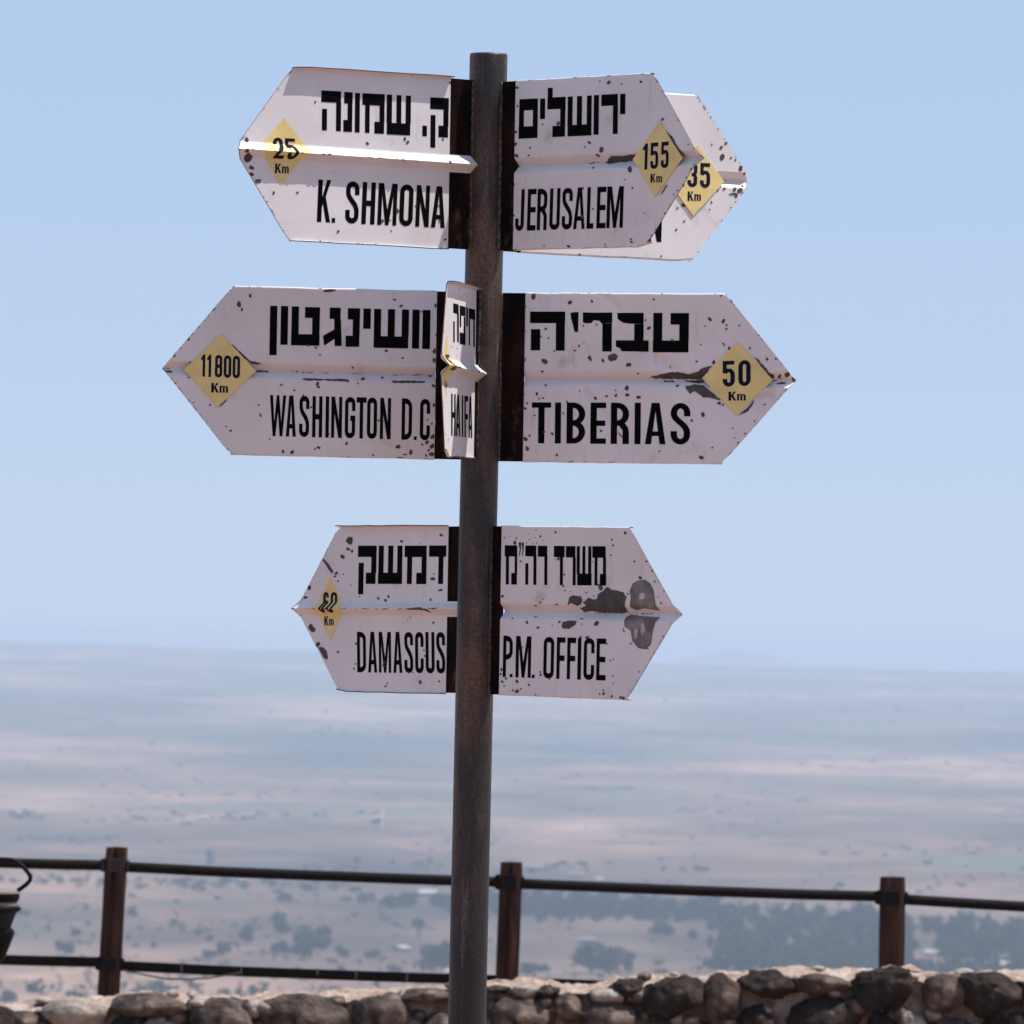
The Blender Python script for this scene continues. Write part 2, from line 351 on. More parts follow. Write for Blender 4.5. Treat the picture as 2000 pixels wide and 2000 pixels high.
def glyph(ch, W, tv, th):
    h = th / 2; v = tv / 2; rx = W / 2 - v; ry = min(0.30, max(rx * 1.15, 0.1))
    def bowl(y0, y1, x0=None):       # stroke from stem over to the right and back
        x0 = tv if x0 is None else x0
        r_x = W - v - x0 - 0.0; r_x = min(r_x, W * 0.5); r_y = min((y1 - y0) / 2 - h, r_x * 1.2)
        xa = W - v - r_x
        return ribbon([(x0, y1 - h)] + arc(xa, y1 - h - r_y, r_x, r_y, 90, 0) + arc(xa, y0 + h + r_y, r_x, r_y, 0, -90) + [(x0, y0 + h)], tv, th)
    if ch == 'I': return [rect(0, 0, W, 1)]
    if ch == '.': return [rect(0, 0, W, 1)]
    if ch == 'H': return [rect(0, 0, tv, 1), rect(W - tv, 0, W, 1), rect(tv, .5 - h, W - tv, .5 + h)]
    if ch == 'E': return [rect(0, 0, tv, 1), rect(tv, 0, W, th), rect(tv, 1 - th, W, 1), rect(tv, .5 - h, W * .95, .5 + h)]
    if ch == 'F': return [rect(0, 0, tv, 1), rect(tv, 1 - th, W, 1), rect(tv, .5 - h, W * .93, .5 + h)]
    if ch == 'L': return [rect(0, 0, tv, 1), rect(tv, 0, W, th)]
    if ch == 'T': return [rect(W / 2 - v, 0, W / 2 + v, 1 - th), rect(0, 1 - th, W, 1)]
    if ch in 'O0': return ribbon(arc(W / 2, 1 - h - ry, rx, ry, 180, 0, 14) + arc(W / 2, h + ry, rx, ry, 0, -180, 14), tv, th, True)
    if ch == 'U': return ribbon([(v, 1)] + arc(W / 2, h + ry, rx, ry, 180, 360, 14) + [(W - v, 1)], tv, th)
    if ch == 'J': return ribbon([(v, .30)] + arc(W / 2, h + ry, rx, ry, 180, 360, 14) + [(W - v, 1)], tv, th)
    if ch == 'C': return ribbon([(W - v, .64)] + arc(W / 2, 1 - h - ry, rx, ry, 0, 180, 14) + arc(W / 2, h + ry, rx, ry, 180, 360, 14) + [(W - v, .36)], tv, th)
    if ch == 'G': return ribbon([(W - v, .66)] + arc(W / 2, 1 - h - ry, rx, ry, 0, 180, 14) + arc(W / 2, h + ry, rx, ry, 180, 360, 14) + [(W - v, .42)], tv, th) + [rect(W * .52, .42, W, .42 + th)]
    if ch == 'D': return [rect(0, 0, tv, 1)] + bowl(0, 1)
    if ch == 'P': return [rect(0, 0, tv, 1)] + bowl(.42, 1)
    if ch == 'B': return [rect(0, 0, tv, 1)] + bowl(.5 - h, 1) + bowl(0, .5 + h)
    if ch == 'R': return [rect(0, 0, tv, 1)] + bowl(.44, 1) + ribbon([(W * .55, .44 + h), (W - v * 1.1, .36), (W - v, .24), (W - v, 0)], tv, th)
    if ch == 'S': return ribbon([(W - v, .68)] + arc(W / 2, 1 - h - ry, rx, ry, 0, 180, 12) + bez((v, .75), (v, .56), (W - v, .50), (W - v, .27), 12)[1:] + arc(W / 2, h + ry, rx, ry, 0, -180, 12)[1:] + [(v, .32)], tv, th)
    if ch == 'A':
        q = .80
        return [[(0, 0), (tv * .95, 0), (.5 * W, q), (.5 * W, 1), (.5 * W - tv * .62, 1)], [(W, 0), (.5 * W + tv * .62, 1), (.5 * W, 1), (.5 * W, q), (W - tv * .95, 0)],
                [(tv * .95 + (.5 * W - tv * .95) * .2 / q, .2), (W - tv * .95 - (.5 * W - tv * .95) * .2 / q, .2), (W - tv * .95 - (.5 * W - tv * .95) * .31 / q, .31), (tv * .95 + (.5 * W - tv * .95) * .31 / q, .31)]]
    if ch == 'W':
        s = .19 * W
        return [[(0, 1), (.20 * W, 0), (.37 * W, 0), (.5 * W, .60), (.63 * W, 0), (.80 * W, 0), (W, 1), (W - s, 1), (.71 * W, .34), (.58 * W, 1), (.42 * W, 1), (.29 * W, .34), (s, 1)]]
    if ch == 'M':
        s = .20 * W
        return [[(0, 0), (s, 0), (s, .74), (.41 * W, 0), (.59 * W, 0), (W - s, .74), (W - s, 0), (W, 0), (W, 1), (.72 * W, 1), (.5 * W, .36), (.28 * W, 1), (0, 1)]]
    if ch == 'N':
        s = .29 * W
        return [[(0, 0), (s, 0), (s, .60), (.68 * W, 0), (W, 0), (W, 1), (W - s, 1), (W - s, .40), (.32 * W, 1), (0, 1)]]
    if ch == 'K':
        s = tv
        return [[(0, 0), (s, 0), (s, .34), (.40 * W, .44), (.68 * W, 0), (W, 0), (.60 * W, .60), (.96 * W, 1), (.66 * W, 1), (s, .58), (s, 1), (0, 1)]]
    if ch == 'm':
        s = .24 * W
        return [rect(0, 0, s, .72)] + ribbon([(s, .60), (W * .3, .67), (W * .5 - .03, .60), (W * .5, .50), (W * .5, 0)], s, .13) + ribbon([(W * .5 + s / 2, .58), (W * .72, .67), (W - s / 2 - .02, .60), (W - s / 2, .50), (W - s / 2, 0)], s, .13)
    if ch == '1': return [[(W - tv, 0), (W, 0), (W, 1), (W - tv * .8, 1), (W - tv * 1.3, .90), (0, .84), (0, .74), (W - tv, .76)]]
    if ch == '2': return ribbon([(v, .68)] + arc(W / 2, 1 - h - ry, rx, ry, 180, 0, 12) + bez((W - v, .70), (W - v, .50), (v, .34), (v, th), 10)[1:], tv, th) + [rect(0, 0, W, th)]
    if ch == '3': return ribbon([(v, .72)] + arc(W / 2, 1 - h - ry * .8, rx, ry * .8, 180, 0, 10) + [(W - v, .62), (W * .72, .52), (W * .42, .52)], tv, th) + ribbon([(W * .42, .52), (W * .74, .50), (W - v, .40)] + arc(W / 2, h + ry * .8, rx, ry * .8, 0, -180, 10) + [(v, .28)], tv, th)
    if ch == '5': return [rect(0, .52, tv * .9, 1), rect(tv * .9, 1 - th, W * .95, 1)] + ribbon([(v, .55), (W * .4, .63), (W * .65, .62), (W - v * 1.2, .54), (W - v, .42)] + arc(W / 2, h + ry, rx, ry, 0, -180, 12) + [(v, .30)], tv, th)
    if ch == '6': return ribbon(arc(W / 2, .60 - h - ry * .7, rx, ry * .7, 180, 0, 12) + arc(W / 2, h + ry * .8, rx, ry * .8, 0, -180, 12), tv, th, True) + ribbon([(W - v, .74)] + arc(W / 2, 1 - h - ry, rx, ry, 0, 180, 12) + [(v, .4)], tv, th)
    if ch == '8': return ribbon(arc(W / 2, 1 - h - ry * .7, rx * .94, ry * .7, 180, 0, 10) + arc(W / 2, .5 + ry * .6, rx * .94, ry * .6, 0, -180, 10), tv, th, True) + ribbon(arc(W / 2, .5 - ry * .6, rx, ry * .6, 180, 0, 10) + arc(W / 2, h + ry * .8, rx, ry * .8, 0, -180, 10), tv, th, True)
    return []

# ------------------------------------------------------------------ arrow boards
TT = [(0, .95), (.10, .88), (.28, .70), (.85, .14), (1.0, .04), (1.18, 0)]
def prof(t):
    t = abs(t)
    for (a, fa), (b, fb) in zip(TT, TT[1:]):
        if t <= b: return fa + (fb - fa) * (t - a) / (b - a)
    return 0.0

class Board:
    """a folded sheet-metal arrow, set by its own plane through the pole's axis; traced points are
    brought back onto that plane, so everything is flat print on a board of true size"""
    def __init__(s, label, psi, org, sc, top_e, top_s, tip, bot_s, bot_e, ridge_e, fold, hw=0.013, dep=0.014, lip=0.011, dents=()):
        s.org, s.sc = org, sc
        s.fold, s.hw, s.dep, s.lip = fold, hw, dep, lip
        s.dents = []; s.lipb = lip if fold < 0 else 0.0032
        c = CAM + ray(org[0] + top_e[0] / sc, org[1] + tip[1] / sc) * 1.0
        zc = at(s.X(tip)[0], s.X(tip)[1], YP).z
        s.O = axis(zc); s.psi = R(psi)
        s.r = Vector((math.cos(s.psi), math.sin(s.psi), 0)); s.n = Vector((math.sin(s.psi), -math.cos(s.psi), 0))
        U = s.uv
        te, ts, tp, bs, be, re_ = U(top_e), U(top_s), U(tip), U(bot_s), U(bot_e), U(ridge_e)
        s.ue, s.us, s.ut = (te[0] + be[0]) / 2, (ts[0] + bs[0]) / 2, tp[0] - (fold * dep * (0.95 if abs(psi) < 50 else 0.55) * math.tan(R(psi)) if abs(psi) < 70 else 0)
        s.te, s.ts, s.tp, s.bs, s.be, s.re = te, ts, tp, bs, be, re_
        s.slope = (tp[1] - re_[1]) / (tp[0] - re_[0]); s.v0 = re_[1] - s.slope * re_[0]
        s.side = 1 if tp[0] > te[0] else -1
        s.dents = [(s.uv(a), s.uv(b_), wd, dp) for a, b_, wd, dp in dents]
        me = s.plate()
        s.ob = link('arrow_board', me, None, post, s.O - base); s.ob.rotation_euler = (0, 0, s.psi)
        me.materials.append(M['white']); me.materials.append(M['rim'])
        so_ = s.ob.modifiers.new('solidify', 'SOLIDIFY'); so_.thickness = 0.0018; so_.offset = -1; so_.material_offset_rim = 1
        s.ob['label'] = label
        s.bracket()
    def X(s, p): return (s.org[0] + p[0] / s.sc, s.org[1] + p[1] / s.sc)
    def uv(s, p):
        x, y = s.X(p); d = ray(x, y)
        k = (s.O - CAM).dot(s.n) / d.dot(s.n); q = CAM + d * k - s.O
        return (q.dot(s.r), q.z)
    def vr(s, u): return s.v0 + s.slope * u
    def depth(s, u, v):
        d = s.fold * s.dep * prof((v - s.vr(u)) / s.hw)
        for (a, b_, wd, dp) in s.dents:               # shallow knocks pressed into the sheet
            L2 = (b_[0] - a[0]) ** 2 + (b_[1] - a[1]) ** 2
            t = max(0, min(1, ((u - a[0]) * (b_[0] - a[0]) + (v - a[1]) * (b_[1] - a[1])) / L2))
            q = math.hypot(u - a[0] - t * (b_[0] - a[0]), v - a[1] - t * (b_[1] - a[1])) / wd
            if q < 3: d -= dp * math.exp(-q * q) * math.sin(math.pi * (0.12 + 0.76 * t))
        return d
    def lerp_edge(s, u, a, b, c):     # edge line through a, b then on to the tip c
        if (u - b[0]) * s.side <= 0: p, q = a, b
        else: p, q = b, c
        t = (u - p[0]) / (q[0] - p[0]); return p[1] + (q[1] - p[1]) * t
    def plate(s):
        V = []; Fc = []
        tip = (s.ut, s.vr(s.ut))
        fine = len(s.dents) > 0
        nA, nB = (170, 9) if fine else (10, 9)
        us = [s.ue + (s.us - s.ue) * i / nA for i in range(nA + 1)] + [s.us + (s.ut - s.us) * i / nB for i in range(1, nB + 1)]
        tj = [-t for t, _ in TT[::-1]] + [t for t, _ in TT[1:]]
        rr = 0.0028
        cols = []
        for ci, u in enumerate(us):
            jit = 0.0009 * noise.noise(Vector((u * 30, s.psi * 5, 1.0)))
            top = s.lerp_edge(u, s.te, s.ts, tip) + jit; bot = s.lerp_edge(u, s.be, s.bs, tip) - jit
            if ci == len(us) - 1: top = bot = tip[1]
            ucol = u
            c = []
            straight = ci <= nA
            ed = []
            if straight:
                for k in range(4):
                    a = R(90 * k / 3); ed.append((rr - rr * math.sin(a), s.fold * (rr - rr * math.cos(a))))
                ed.append((0.0, s.fold * s.lip))
                eb = ed[:-1] + [(0.0, s.fold * s.lipb)]
                if s.fold > 0: eb = [(o_ * .3, d_ * .3) for o_, d_ in ed[:-1]] + [(0.0, s.fold * s.lipb)]
            else: ed = [(0, 0)] * 5; eb = ed
            for off, dd in eb[::-1]: c.append((ucol, bot + off if straight else bot, dd if straight else s.depth(u, bot)))
            vlo = max(bot, s.vr(u) - TT[-1][0] * s.hw); vhi = min(top, s.vr(u) + TT[-1][0] * s.hw); md = 46 if fine else 0
            vb = bot + rr if straight else bot; vt = top - rr if straight else top
            for k in range(md):
                v = vb + (vlo - vb) * (k + 1) / (md + 1); c.append((ucol, v, s.depth(u, v)))
            for t in tj:
                v = max(bot, min(top, s.vr(u) + t * s.hw))
                c.append((ucol, v, s.depth(u, v)))
            for k in range(md):
                v = vhi + (vt - vhi) * (k + 1) / (md + 1); c.append((ucol, v, s.depth(u, v)))
            for off, dd in ed: c.append((ucol, top - off if straight else top, dd if straight else s.depth(u, top)))
            cols.append(c)
        nr = len(cols[0])
        for c in cols:
            for (u, v, d) in c: V.append((u, -d, v))
        for i in range(len(cols) - 1):
            for j in range(nr - 1):
                a = i * nr + j; f = (a, a + 1, a + nr + 1, a + nr)
                if i >= nA and (j < 4 or j >= nr - 5): continue
                Fc.append(f)
        me = mesh('arrow_board', V, Fc)
        bm = bmesh.new(); bm.from_mesh(me)
        bmesh.ops.remove_doubles(bm, verts=bm.verts, dist=1e-5)
        bmesh.ops.dissolve_degenerate(bm, edges=bm.edges, dist=1e-5)
        if s.fold > 0:                                   # raised fold runs on over the bar to the pole
            row = []
            for u in (s.ue, s.side * RP * 0.8):
                row.append([bm.verts.new((u, -s.fold * s.dep * f_ * 1.0 - 0.0001, s.vr(u) + t_ * s.hw)) for t_, f_ in [(-t, f) for t, f in TT[::-1]] + TT[1:]])
            for i in range(len(row[0]) - 1): bm.faces.new((row[0][i], row[1][i], row[1][i + 1], row[0][i + 1]))
            bmesh.ops.remove_doubles(bm, verts=bm.verts, dist=2e-4)
            bmesh.ops.recalc_face_normals(bm, faces=bm.faces)
        bm.normal_update()
        tot = sum(f.normal.y * f.calc_area() for f in bm.faces)
        if tot > 0: bmesh.ops.reverse_faces(bm, faces=bm.faces)
        loose = [v for v in bm.verts if not v.link_faces]
        bmesh.ops.delete(bm, geom=loose, context='VERTS')
        bm.to_mesh(me); bm.free()
        if fine:
            me.polygons.foreach_set('use_smooth', [True] * len(me.polygons))
            me.set_sharp_from_angle(angle=R(14))
        return me
    def bracket(s):
        # flat bars, above and below the fold, from the pole out to behind the board's edge
        u0 = s.side * RP * 0.93
        u1 = s.ue + s.side * (0.012 if s.fold > 0 else -0.0004)
        gap = s.hw * 1.0
        spans = [(s.vr(s.ue) + gap, s.te[1] - 0.001), (s.be[1] + 0.001, s.vr(s.ue) - gap)] if s.fold > 0 else [(s.be[1] + 0.001, s.te[1] - 0.001)]
        for lo, hi in spans:
            bm = bmesh.new(); nz_ = 14
            g = []
            for k in range(nz_ + 1):
                v = lo + (hi - lo) * k / nz_
                j = 0.0012 * noise.noise(Vector((v * 60, s.psi, 4)))
                row = [bm.verts.new((u0, 0.0026, v)), bm.verts.new((u1 + j, 0.0026, v)), bm.verts.new((u1 + j, 0.0086, v)), bm.verts.new((u0, 0.0086, v))]
                g.append(row)
            for a, b in zip(g, g[1:]):
                for i in range(4): bm.faces.new((a[i], a[(i + 1) % 4], b[(i + 1) % 4], b[i]))
            bm.faces.new(g[0][::-1]); bm.faces.new(g[-1])
            bmesh.ops.recalc_face_normals(bm, faces=bm.faces)
            link('mounting_bar', bm_mesh('mounting_bar', bm), M['bracket'], s.ob)
            # ragged weld where bar meets pole
            path = []; rad = []
            for k in range(40):
                v = lo + (hi - lo) * k / 39
                path.append((s.side * (RP * 0.985) + 0.0012 * noise.noise(Vector((v * 190, 1, s.psi))), 0.000 + 0.001 * noise.noise(Vector((v * 150, 7, s.psi))), v))
                rad.append(0.0030 + 0.0016 * noise.noise(Vector((v * 230, 3, s.psi))))
            vv, ff = tube(path, rad, 8)
            link('weld_bead', mesh('weld_bead', vv, ff, True), M['weld'], s.ob)
    def flat(s, name, polys, material, off, to_uv=True, stack=0.0, clip=False):
        """thin print following the sheet: polygons cut along the fold lines and laid on its profile"""
        bm = bmesh.new(); lay = bm.verts.layers.float.new('off')
        for k, p in enumerate(polys):
            q = [s.uv(c) for c in p] if to_uv else p
            tri = geometry.tessellate_polygon([[Vector((a, b, 0)) for a, b in q]])
            vs = [bm.verts.new((a, 0, b)) for a, b in q]
            for vv in vs: vv[lay] = stack * k
            for t in tri:
                try: bm.faces.new([vs[i] for i in t])
                except Exception: pass
        dirv = Vector((1, 0, s.slope)).normalized(); nn = Vector((-dirv.z, 0, dirv.x))
        for t in [-x for x, _ in TT[::-1]] + [x for x, _ in TT[1:]]:
            bmesh.ops.bisect_plane(bm, geom=bm.verts[:] + bm.edges[:] + bm.faces[:], dist=1e-7, plane_co=(0, 0, s.v0 + t * s.hw), plane_no=nn)
        if s.dents:                                      # finer cuts so the print follows the knocks too
            for k in range(170):
                u = s.ue + (s.us - s.ue) * k / 170.0
                bmesh.ops.bisect_plane(bm, geom=bm.verts[:] + bm.edges[:] + bm.faces[:], dist=1e-7, plane_co=(u, 0, 0), plane_no=(1, 0, 0))
            v0_ = s.vr(s.ue)
            for k in range(-46, 47):
                if abs(k) < 5: continue
                bmesh.ops.bisect_plane(bm, geom=bm.verts[:] + bm.edges[:] + bm.faces[:], dist=1e-7, plane_co=(0, 0, v0_ + k * 0.0033), plane_no=(0, 0, 1))
        if clip:
            ring = [(s.ue, s.te[1]), s.ts, (s.ut, s.vr(s.ut)), s.bs, (s.ue, s.be[1])]
            cu = sum(p[0] for p in ring) / 5; cv = sum(p[1] for p in ring) / 5
            for i in range(5):
                a, b_ = ring[i], ring[(i + 1) % 5]; n_ = Vector((-(b_[1] - a[1]), 0, b_[0] - a[0])).normalized()
                if n_.x * (cu - a[0]) + n_.z * (cv - a[1]) > 0: n_ = -n_
                bmesh.ops.bisect_plane(bm, geom=bm.verts[:] + bm.edges[:] + bm.faces[:], dist=1e-7, plane_co=Vector((a[0], 0, a[1])) - n_ * 0.0006, plane_no=n_, clear_outer=True)
        for v in bm.verts:
            v.co.y = -(s.depth(v.co.x, v.co.z) + off + v[lay])
        bm.normal_update()
        rev = [f for f in bm.faces if f.normal.y > 0]
        if rev: bmesh.ops.reverse_faces(bm, faces=rev)
        return link(name, bm_mesh(name, bm), material, s.ob)
    def hebrew(s, rects, slope=0.0, lean=0.02):
        P = []
        for r_ in rects:
            if isinstance(r_[0], tuple): P.append(list(r_)); continue
            x0, y0, x1, y1 = r_
            y0 -= 0.7; y1 += 0.7; dy = slope * (x1 - x0); dx = lean * (y1 - y0)
            P.append([(x0, y0), (x1, y0 + dy), (x1 - dx, y1 + dy), (x0 - dx, y1)])
        s.flat('hebrew_lettering', P, M['black'], 0.0004, stack=2e-6)
    def text(s, name, items, tl, tr, bl, br, material=None, tvr=0.33, th=0.13, off=0.0004, lean=0.0, wn=None, parent=None):
        """items: (char, x0, x1) at mid height; tl..br: ((x, y)) points on the cap line and base line"""
        ws = sorted(b - a for c, a, b in items if c not in '.I1mMW')
        wn = wn or (ws[len(ws) // 2] if ws else 40)
        P = []
        def top(x): return tl[1] + (tr[1] - tl[1]) * (x - tl[0]) / (tr[0] - tl[0])
        def bot(x): return bl[1] + (br[1] - bl[1]) * (x - bl[0]) / (br[0] - bl[0])
        for c, x0, x1 in items:
            H = bot((x0 + x1) / 2) - top((x0 + x1) / 2)
            hh = wn * 0.28 / H * (1.25) if c == '.' else 1.0
            W = (x1 - x0) / H
            t = wn * tvr / H
            if c == '1': t = min(t, W * .62)
            for poly in glyph(c, W, t, th):
                out = []
                for gx, gy in poly:
                    x = x0 + gx * H; gy2 = gy * hh
                    y = bot(x) + (top(x) - bot(x)) * gy2
                    out.append((x + lean * H * (gy2 - 0.5), y))
                P.append(out)
        return s.flat(name, P, material or M['black'], off, stack=1.5e-6)
    def diamond(s, pts, printed):
        q = [s.uv(p) for p in pts]
        if printed:
            s.flat('distance_marker', [q], M['yellow'], 0.0003, to_uv=False)
            return
        y0 = 0.0022; y1 = 0.0004
        V = [(a, -y0, b) for a, b in q] + [(a, -y1, b) for a, b in q]
        Fc = [(0, 1, 2, 3), (7, 6, 5, 4)] + [(i, i + 4, (i + 1) % 4 + 4, (i + 1) % 4) for i in range(4)]
        me = mesh('distance_marker', V, Fc); bm = bmesh.new(); bm.from_mesh(me); bmesh.ops.recalc_face_normals(bm, faces=bm.faces); bm.to_mesh(me); bm.free()
        link('distance_marker', me, M['yellow'], s.ob)
    def number(s, items, tl, tr, bl, br, km, kt, kb, printed, tvr=.36, lean=0.0):
        off = 0.0006 if printed else 0.0025
        sv = s.dep
        if not printed: s.dep = 0.0
        s.text('distance_number', items, tl, tr, bl, br, M['navy'], tvr, .15, off, lean)
        a, b = km; m = a + (b - a) * .47
        s.text('distance_unit', [('K', a, m - 2), ('m', m + 3, b)], (a, kt), (b, kt + (tr[1] - tl[1]) * .2), (a, kb), (b, kb + (tr[1] - tl[1]) * .2), M['navy'], .34, .16, off, lean, wn=(m - a))
        s.dep = sv
    def px(s, u, v):
        q = s.O + s.r * u + Vector((0, 0, v)) - CAM; k = F / q.dot(fwd)
        return ((1000 + q.dot(rt) * k - s.org[0]) * s.sc, (1000 - q.dot(upv) * k - s.org[1]) * s.sc)
    def chips(s, spots, polys=()):
        A = []; B = []
        rnd = random.Random(int(abs(s.psi) * 1000) + len(spots))
        tip = (s.ut, s.vr(s.ut)); spots = list(spots); polys = list(polys)
        thin = 0.35 if abs(s.psi) > 1.2 else 1.0
        for a, b_, n in (((s.ue, s.te[1]), s.ts, 16), (s.ts, tip, 24), (tip, s.bs, 26), (s.bs, (s.ue, s.be[1]), 22)):
            for k in range(n):
                t = rnd.random() if rnd.random() < .4 else rnd.random() ** 2
                j = 0.0006 * rnd.random(); x, y = s.px(a[0] + (b_[0] - a[0]) * t, a[1] + (b_[1] - a[1]) * t)
                spots.append((x + rnd.uniform(-3, 3) * thin, y + rnd.uniform(-3, 3), rnd.choice((2.2, 3, 3, 4, 6)), thin * rnd.uniform(.8, 2.0)))
        for k in range(34):                              # along the crease of the fold
            u = s.ue + (s.ut - s.ue) * rnd.random(); x, y = s.px(u, s.vr(u))
            if noise.noise(Vector((u * 9, s.psi, 2))) < -0.05: continue
            spots.append((x, y + rnd.uniform(-5, 5), rnd.choice((2, 3, 3, 4, 5)), thin * rnd.uniform(1.2, 3.2)))
        rag = []                                         # corrosion creeping in from the bar side
        n = 60
        for k in range(n + 1):
            v = s.be[1] + (s.te[1] - s.be[1]) * k / n
            wd = 0.0014 + 0.0075 * max(0, noise.noise(Vector((v * 22, s.psi, 6))) + .1) + 0.002 * max(0, noise.noise(Vector((v * 90, s.psi, 8)))) + 0.0006 * rnd.random()
            rag.append((s.ue + s.side * wd, v))
        rag += [(s.ue, s.te[1]), (s.ue, s.be[1])]
        s.flat('rust_rim', [rag], M['rim'], 0.0007)
        for sp in spots:
            x, y, r = sp[:3]; ax = sp[3] if len(sp) > 3 else 1.0; rot = R(sp[4]) if len(sp) > 4 else 0
            n = 7 if r < 8 else 11 if r < 16 else 17
            ph = rnd.random() * 6
            o1 = []; o2 = []
            for k in range(n):
                a = 2 * math.pi * k / n + rnd.uniform(-.15, .15); rr = r * (1 + 0.22 * math.sin(2 * a + ph) + rnd.uniform(-.13, .13)) * 0.92
                dx, dy = rr * math.cos(a) * ax, rr * math.sin(a) * (1 / ax if ax > 1.5 else 1)
                dx, dy = dx * math.cos(rot) - dy * math.sin(rot), dx * math.sin(rot) + dy * math.cos(rot)
                o1.append((x + dx, y + dy)); g = 1 + 1.6 / r + .05
                o2.append((x + dx * g, y + dy * g))
            A.append(o1); B.append(o2)
        for p in polys:
            q = []
            for i in range(len(p)):                       # ragged outline
                a, b = p[i], p[(i + 1) % len(p)]; L_ = math.hypot(b[0] - a[0], b[1] - a[1]); m = max(1, int(L_ / 9))
                for k in range(m):
                    t = k / m; q.append((a[0] + (b[0] - a[0]) * t + rnd.uniform(-2.5, 2.5), a[1] + (b[1] - a[1]) * t + rnd.uniform(-2.5, 2.5)))
            A.append(q)
            cx = sum(a for a, b in q) / len(q); cy = sum(b for a, b in q) / len(q)
            B.append([(cx + (a - cx) * 1.02, cy + (b - cy) * 1.03) for a, b in q])
        o = s.flat('rust_rim', B, M['chiprim'], 0.0006, stack=1e-6, clip=True); o['kind'] = 'stuff'
        o = s.flat('paint_chips', A, M['chip'], 0.0008, stack=1e-6, clip=True); o['kind'] = 'stuff'

# --- top left
b = Board('arrow board pointing left and towards the viewer, lettered K. SHMONA, sunlight along its fold', 40, (440, 90), 3.7154,
          (1640, 228), (492, 152), (103, 748), (460, 1408), (1612, 1469), (1650, 852), +1, dep=0.014, lip=0.012)
b.hebrew([(697, 322, 840, 405), (805, 411, 840, 616), (702, 455, 738, 610),
          (863, 333, 924, 415), (888, 417, 922, 538), (857, 536, 920, 620), (942, 340, 977, 625),
          (995, 342, 1157, 425), (1015, 426, 1048, 628), (1120, 432, 1155, 552), (1082, 549, 1152, 633),
          (1172, 352, 1210, 560), (1243, 356, 1278, 562), (1310, 360, 1347, 564), (1172, 556, 1342, 640),
          (1430, 577, 1463, 652), (1487, 372, 1622, 455), (1583, 460, 1620, 580), (1547, 577, 1616, 660), (1490, 500, 1525, 735)], .05, .01)
b.text('latin_lettering', [('K', 670, 766), ('.', 777, 802), ('S', 873, 970), ('H', 992, 1087), ('M', 1108, 1245), ('O', 1265, 1362), ('N', 1384, 1480), ('A', 1497, 1597)],
       (680, 968), (1560, 1018), (665, 1275), (1590, 1320), lean=.04)
b.diamond([(425, 520), (605, 750), (405, 1015), (245, 740)], True)
b.number([('2', 342, 415), ('5', 430, 505)], (340, 662), (500, 672), (340, 815), (500, 825), (360, 460), 852, 922, True, lean=.04)
b.chips([(652, 405, 7), (1030, 706, 10), (1302, 673, 10), (1323, 698, 11), (1578, 677, 7), (190, 882, 16), (165, 818, 26), (150, 800, 20), (235, 980, 18), (190, 930, 14),
         (350, 1065, 9), (522, 1063, 8), (818, 1345, 9), (1202, 1342, 5), (1595, 1403, 8), (1250, 1195, 13), (1140, 1270, 11), (155, 680, 15), (130, 765, 13), (680, 787, 8, 2), (722, 787, 9, 1.6),
         (1600, 843, 10), (1548, 1160, 6), (1555, 1270, 7), (1195, 1265, 5), (1380, 1160, 5), (405, 1325, 8), (420, 1340, 6), (445, 1395, 8), (1640, 260, 14), (1655, 330, 16), (1645, 770, 14), (1640, 925, 16), (1636, 1020, 13), (1628, 1355, 10), (300, 1150, 5), (330, 1190, 4)])
V_, F_ = [], []
q = [b.uv(p) for p in [(1063, 738), (1087, 760), (1063, 786), (1040, 762)]]
# --- top right, front
b = Board('arrow board pointing right and towards the viewer, lettered JERUSALEM', -42, (900, 90), 3.331,
          (365, 222), (1250, 172), (1585, 722), (1205, 1305), (331, 1328), (350, 778), -1, dep=0.014)
b.hebrew([(382, 347, 503, 420), (380, 421, 412, 526), (470, 416, 502, 523), (377, 526, 500, 603),
          (517, 343, 550, 475), (567, 273, 599, 336), (565, 336, 683, 412), (648, 409, 681, 522), (597, 521, 679, 592),
          (697, 330, 729, 517), (757, 327, 790, 514), (822, 323, 853, 511), (696, 516, 851, 588), (867, 320, 900, 577),
          (915, 317, 1023, 390), (991, 388, 1023, 572), (1038, 312, 1072, 443)], -.05, .012)
b.text('latin_lettering', [('J', 357, 413), ('E', 434, 490), ('R', 498, 562), ('U', 579, 646), ('S', 660, 727), ('A', 735, 810), ('L', 822, 866), ('E', 886, 945), ('M', 951, 1058)],
       (390, 932), (1060, 911), (370, 1203), (1045, 1182), lean=.03)
b.diamond([(1297, 487), (1445, 730), (1268, 980), (1123, 738)], False)
b.number([('1', 1190, 1221), ('5', 1240, 1291), ('5', 1309, 1359)], (1190, 636), (1360, 620), (1190, 806), (1360, 792), (1240, 1315), 832, 890, False, lean=.03)
